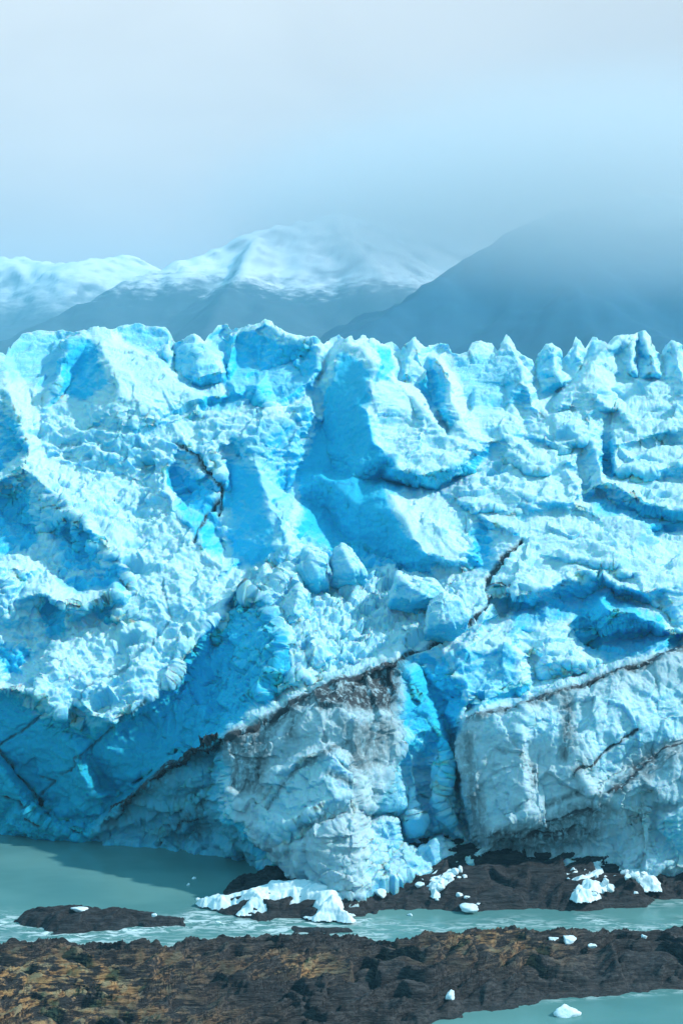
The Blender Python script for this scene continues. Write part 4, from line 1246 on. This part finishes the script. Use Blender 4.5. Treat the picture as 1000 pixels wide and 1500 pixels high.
for i, (a, b, w, h) in enumerate(((284, 1287, 6, 3), (276, 1297, 5, 3), (290, 1318, 5, 3), (302, 1316, 6, 3), (320, 1352, 7, 3), (600, 1341, 8, 3))):
    chunk(a, b, w, h, 0.0, 'tiny white ice fragment drifting on the water in front of the glacier', 'drifting ice fragments', seed=40 + i)


def pile_h(x, y):
    px_ = CX + F * x / y
    return 0.75 + 2.0 * np.exp(-((px_ - 425) / 42) ** 2) + 0.7 * np.exp(-((px_ - 470) / 30) ** 2) + 0.3 * np.exp(-((px_ - 345) / 25) ** 2)


pile = rock_field('ice_heap', W2((302, 1326), (318, 1331), (345, 1330), (360, 1340), (385, 1342), (402, 1334), (440, 1338), (470, 1349), (502, 1351)) + [(0.5, 147.0), (-3, 149.5), (-8, 149.5), (-12, 147.5)], 0.08, pile_h, 1.1, SNOW, 51, 0.30)
pile.location.z = 0.95
tag(pile, 'heap of white brash ice fallen at the left foot of the buttress', 'ice heap')
pile2 = rock_field('ice_heap', W2z(1.9, (818, 1280), (834, 1290), (852, 1304), (866, 1300), (884, 1292), (905, 1280), (925, 1290), (950, 1288), (954, 1268), (935, 1252), (900, 1256), (860, 1258), (832, 1264)), 0.06, 0.75, 1.3, SNOW, 61, 0.42)
pile2.location.z = 1.65
tag(pile2, 'heap of broken white ice on the bank below the grey right wall', 'ice heap')
pile3 = rock_field('ice_heap', W2z(1.8, (608, 1296), (622, 1290), (640, 1299), (668, 1294), (688, 1280), (684, 1270), (655, 1272), (618, 1282)), 0.07, 0.8, 1.0, SNOW, 71, 0.35)
pile3.location.z = 1.7
tag(pile3, 'low patch of white brash ice on the bank under the turquoise cleft', 'ice heap')
rg = random.Random(12)
for i, (poly, n, zz, sz, lab, grp) in enumerate((
        ([(612, 1298), (618, 1284), (640, 1282), (660, 1270), (684, 1270), (682, 1282), (664, 1290), (640, 1299)], 12, 2.1, (4, 11), 'white ice lump in the strip of brash on the bank below the turquoise cleft', 'brash ice under the cleft'),
        ([(822, 1286), (832, 1272), (850, 1266), (885, 1264), (900, 1280), (908, 1294), (880, 1306), (858, 1314), (846, 1300)], 16, 2.0, (4, 12), 'white ice lump in the broken pile on the bank below the grey right wall', 'broken ice under the right wall'),
        ([(905, 1272), (945, 1270), (952, 1290), (940, 1302), (915, 1290)], 5, 2.2, (8, 16), 'larger white ice block at the right end of the broken pile', 'blocks ending the broken pile'))):
    made = 0
    while made < n:
        a, b = rg.uniform(600, 960), rg.uniform(1255, 1320)
        if poly_sd(np.array([a]), np.array([b]), poly)[0] < 0:
            continue
        w_ = rg.uniform(*sz)
        chunk(a, b + 4, w_, w_ * rg.uniform(0.5, 0.85), zz - 0.035 * (b - 1285), lab, grp, seed=60 + i * 40 + made)
        made += 1

# ------------------------------------------------------------------ mountains
def mountain(name, ridges, Y, slope, mat, seed, label, res=15.0, depth=1500.0, span=None):
    """a massif from ridge lines given as (px, py, extra distance)"""
    R = []
    for ln in ridges:
        w = []
        for a, b, dy in ln:
            yy = Y + dy
            w.append(((a - CX) / F * yy, yy, H - (b - HY) / F * yy))
        R.append(np.array(w))
    allp = np.concatenate(R)
    x0, x1 = allp[:, 0].min() - 900, allp[:, 0].max() + 900
    y0, y1 = allp[:, 1].min() - 1300, allp[:, 1].max() + 900
    xs, ys = np.arange(x0, x1, res), np.arange(y0, y1, res)
    X, Yy = np.meshgrid(xs, ys)
    x, y = X.ravel(), Yy.ravel()
    z = np.full(x.shape, -1e9)
    p3 = np.stack([x, y, np.zeros_like(x)], 1)
    wp = fbm(p3, 0.0022, 3, 0.5, seed) * 180
    wq = fbm(p3, 0.0022, 3, 0.5, seed + 7) * 180
    for w in R:
        for a, b in zip(w[:-1], w[1:]):
            e = b[:2] - a[:2]
            t = np.clip(((x - a[0]) * e[0] + (y - a[1]) * e[1]) / (e @ e), 0, 1)
            near = np.hypot(x - a[0] - t * e[0], y - a[1] - t * e[1])
            f = np.minimum(1, near / 250)
            d = np.hypot(x + wp * f - a[0] - t * e[0], y + wq * f - a[1] - t * e[1])
            z = np.maximum(z, a[2] + t * (b[2] - a[2]) - slope * d)
    hgt = np.clip((z + 50) / 300, 0, 1)
    z = z + hgt * (fbm(p3, 0.004, 7, 0.6, seed + 20, ridged=True) - 0.25) * 42 + hgt * fbm(p3, 0.014, 4, 0.6, seed + 30, ridged=True) * 22
    z = np.maximum(z, -30)
    V = np.stack([x, y, z], 1)
    Q = grid_quads(len(ys), len(xs))
    zz = z.reshape(X.shape)
    m = np.maximum.reduce([zz[:-1, :-1], zz[1:, :-1], zz[:-1, 1:], zz[1:, 1:]]) > -25
    Q = Q[m.ravel()]
    if vnormals(V, Q)[:, 2].mean() < 0:
        Q = Q[:, ::-1]
    o = quad_mesh(name, V, Q, mat)
    return tag(o, label, 'mountain', kind='structure')


mountain('mountain', [[(-300, 360, 300), (-120, 372, 0), (0, 374, 0), (60, 380, 0), (110, 384, -100), (150, 378, 0), (185, 374, 100), (230, 390, 200), (300, 440, 300)]],
         5600, 0.55, make_mountain('far_mountain', 400, 640, (0.05, 0.075, 0.09)), 410, 'distant snow dusted ridge fading into mist at the left')
mountain('mountain', [[(-40, 520, -500), (75, 468, -350), (190, 408, -150), (290, 372, 0), (380, 337, 100), (440, 317, 200), (480, 314, 260), (530, 320, 350), (620, 340, 600), (740, 350, 900)],
                      [(380, 337, 100), (350, 400, -250), (300, 480, -600)], [(480, 314, 260), (540, 380, -100), (620, 470, -500)]],
         4300, 0.62, make_mountain('middle_mountain', 405, 500, (0.04, 0.07, 0.09)), 420, 'snow capped mountain half dissolved in mist behind the glacier')
mountain('mountain', [[(470, 510, -300), (560, 458, -200), (640, 410, -60), (700, 368, 60), (780, 322, 200), (900, 290, 400), (1100, 270, 500), (1400, 260, 500)],
                      [(780, 322, 200), (840, 420, -200), (880, 520, -500)]],
         3000, 0.60, make_mountain('near_mountain', 480, 640, (0.012, 0.055, 0.10)), 430, 'dark mountain slope vanishing into cloud at the right')

# ------------------------------------------------------------------ air
def box(name, lo, hi, mat):
    x0, y0, z0 = lo
    x1, y1, z1 = hi
    V = np.array([(x0, y0, z0), (x1, y0, z0), (x1, y1, z0), (x0, y1, z0), (x0, y0, z1), (x1, y0, z1), (x1, y1, z1), (x0, y1, z1)], float)
    Q = np.array([(0, 3, 2, 1), (4, 5, 6, 7), (0, 1, 5, 4), (1, 2, 6, 5), (2, 3, 7, 6), (3, 0, 4, 7)])
    return quad_mesh(name, V, Q, mat, smooth=False)


hm, N = material('haze_air')
vol = N.n('ShaderNodeVolumePrincipled')
vol.inputs['Color'].default_value = (0.30, 0.74, 1.0, 1)
vol.inputs['Density'].default_value = 0.00017
vol.inputs['Anisotropy'].default_value = 0.0
N.t.links.new(vol.outputs[0], N.n('ShaderNodeOutputMaterial').inputs['Volume'])
haze = box('haze', (-5200, -300, -32), (5200, 7300, 780), hm)
tag(haze, 'pale blue mist in the air between glacier and mountains', 'mist', kind='stuff')


def cloud(px, py, Y, rx, ry, rz, dens, label):
    """a soft edged cloud: an ellipsoid whose density falls to nothing at its skin"""
    m, N = material('cloud_mist')
    tc_ = N.n('ShaderNodeTexCoord').outputs['Object']
    r = N.n('ShaderNodeVectorMath', operation='LENGTH', ins={0: tc_}).outputs['Value']
    f = N.math('SUBTRACT', 1.0, N.math('MULTIPLY', r, r), clamp=True)
    f = N.math('MULTIPLY', N.math('MULTIPLY', f, f), dens)
    v = N.n('ShaderNodeVolumePrincipled')
    v.inputs['Color'].default_value = (0.97, 0.92, 0.92, 1)
    N.put(v.inputs['Density'], f)
    N.t.links.new(v.outputs[0], N.n('ShaderNodeOutputMaterial').inputs['Volume'])
    nu, nv = 32, 16
    U, Vv = np.meshgrid(np.linspace(0, 2 * math.pi, nu, endpoint=False), np.linspace(0.001, math.pi - 0.001, nv))
    P = np.stack([(np.sin(Vv) * np.cos(U)).ravel(), (np.sin(Vv) * np.sin(U)).ravel(), np.cos(Vv).ravel()], 1)
    idx = np.arange(nu * nv).reshape(nv, nu)
    nx = np.roll(idx, -1, 1)
    Q = np.stack([idx[:-1], idx[1:], nx[1:], nx[:-1]], -1).reshape(-1, 4)
    o = quad_mesh('cloud', P, Q, m)
    o.location = ((px - CX) / F * Y, Y, H - (py - HY) / F * Y)
    o.scale = (rx, ry, rz)
    return tag(o, label, 'cloud', kind='stuff')


cloud(920, 270, 2300, 720, 420, 225, 0.0060, 'pale cloud swallowing the top of the right mountain')
cloud(610, 310, 3300, 640, 400, 240, 0.0058, 'thin mist trailing over the shoulder of the middle mountain')
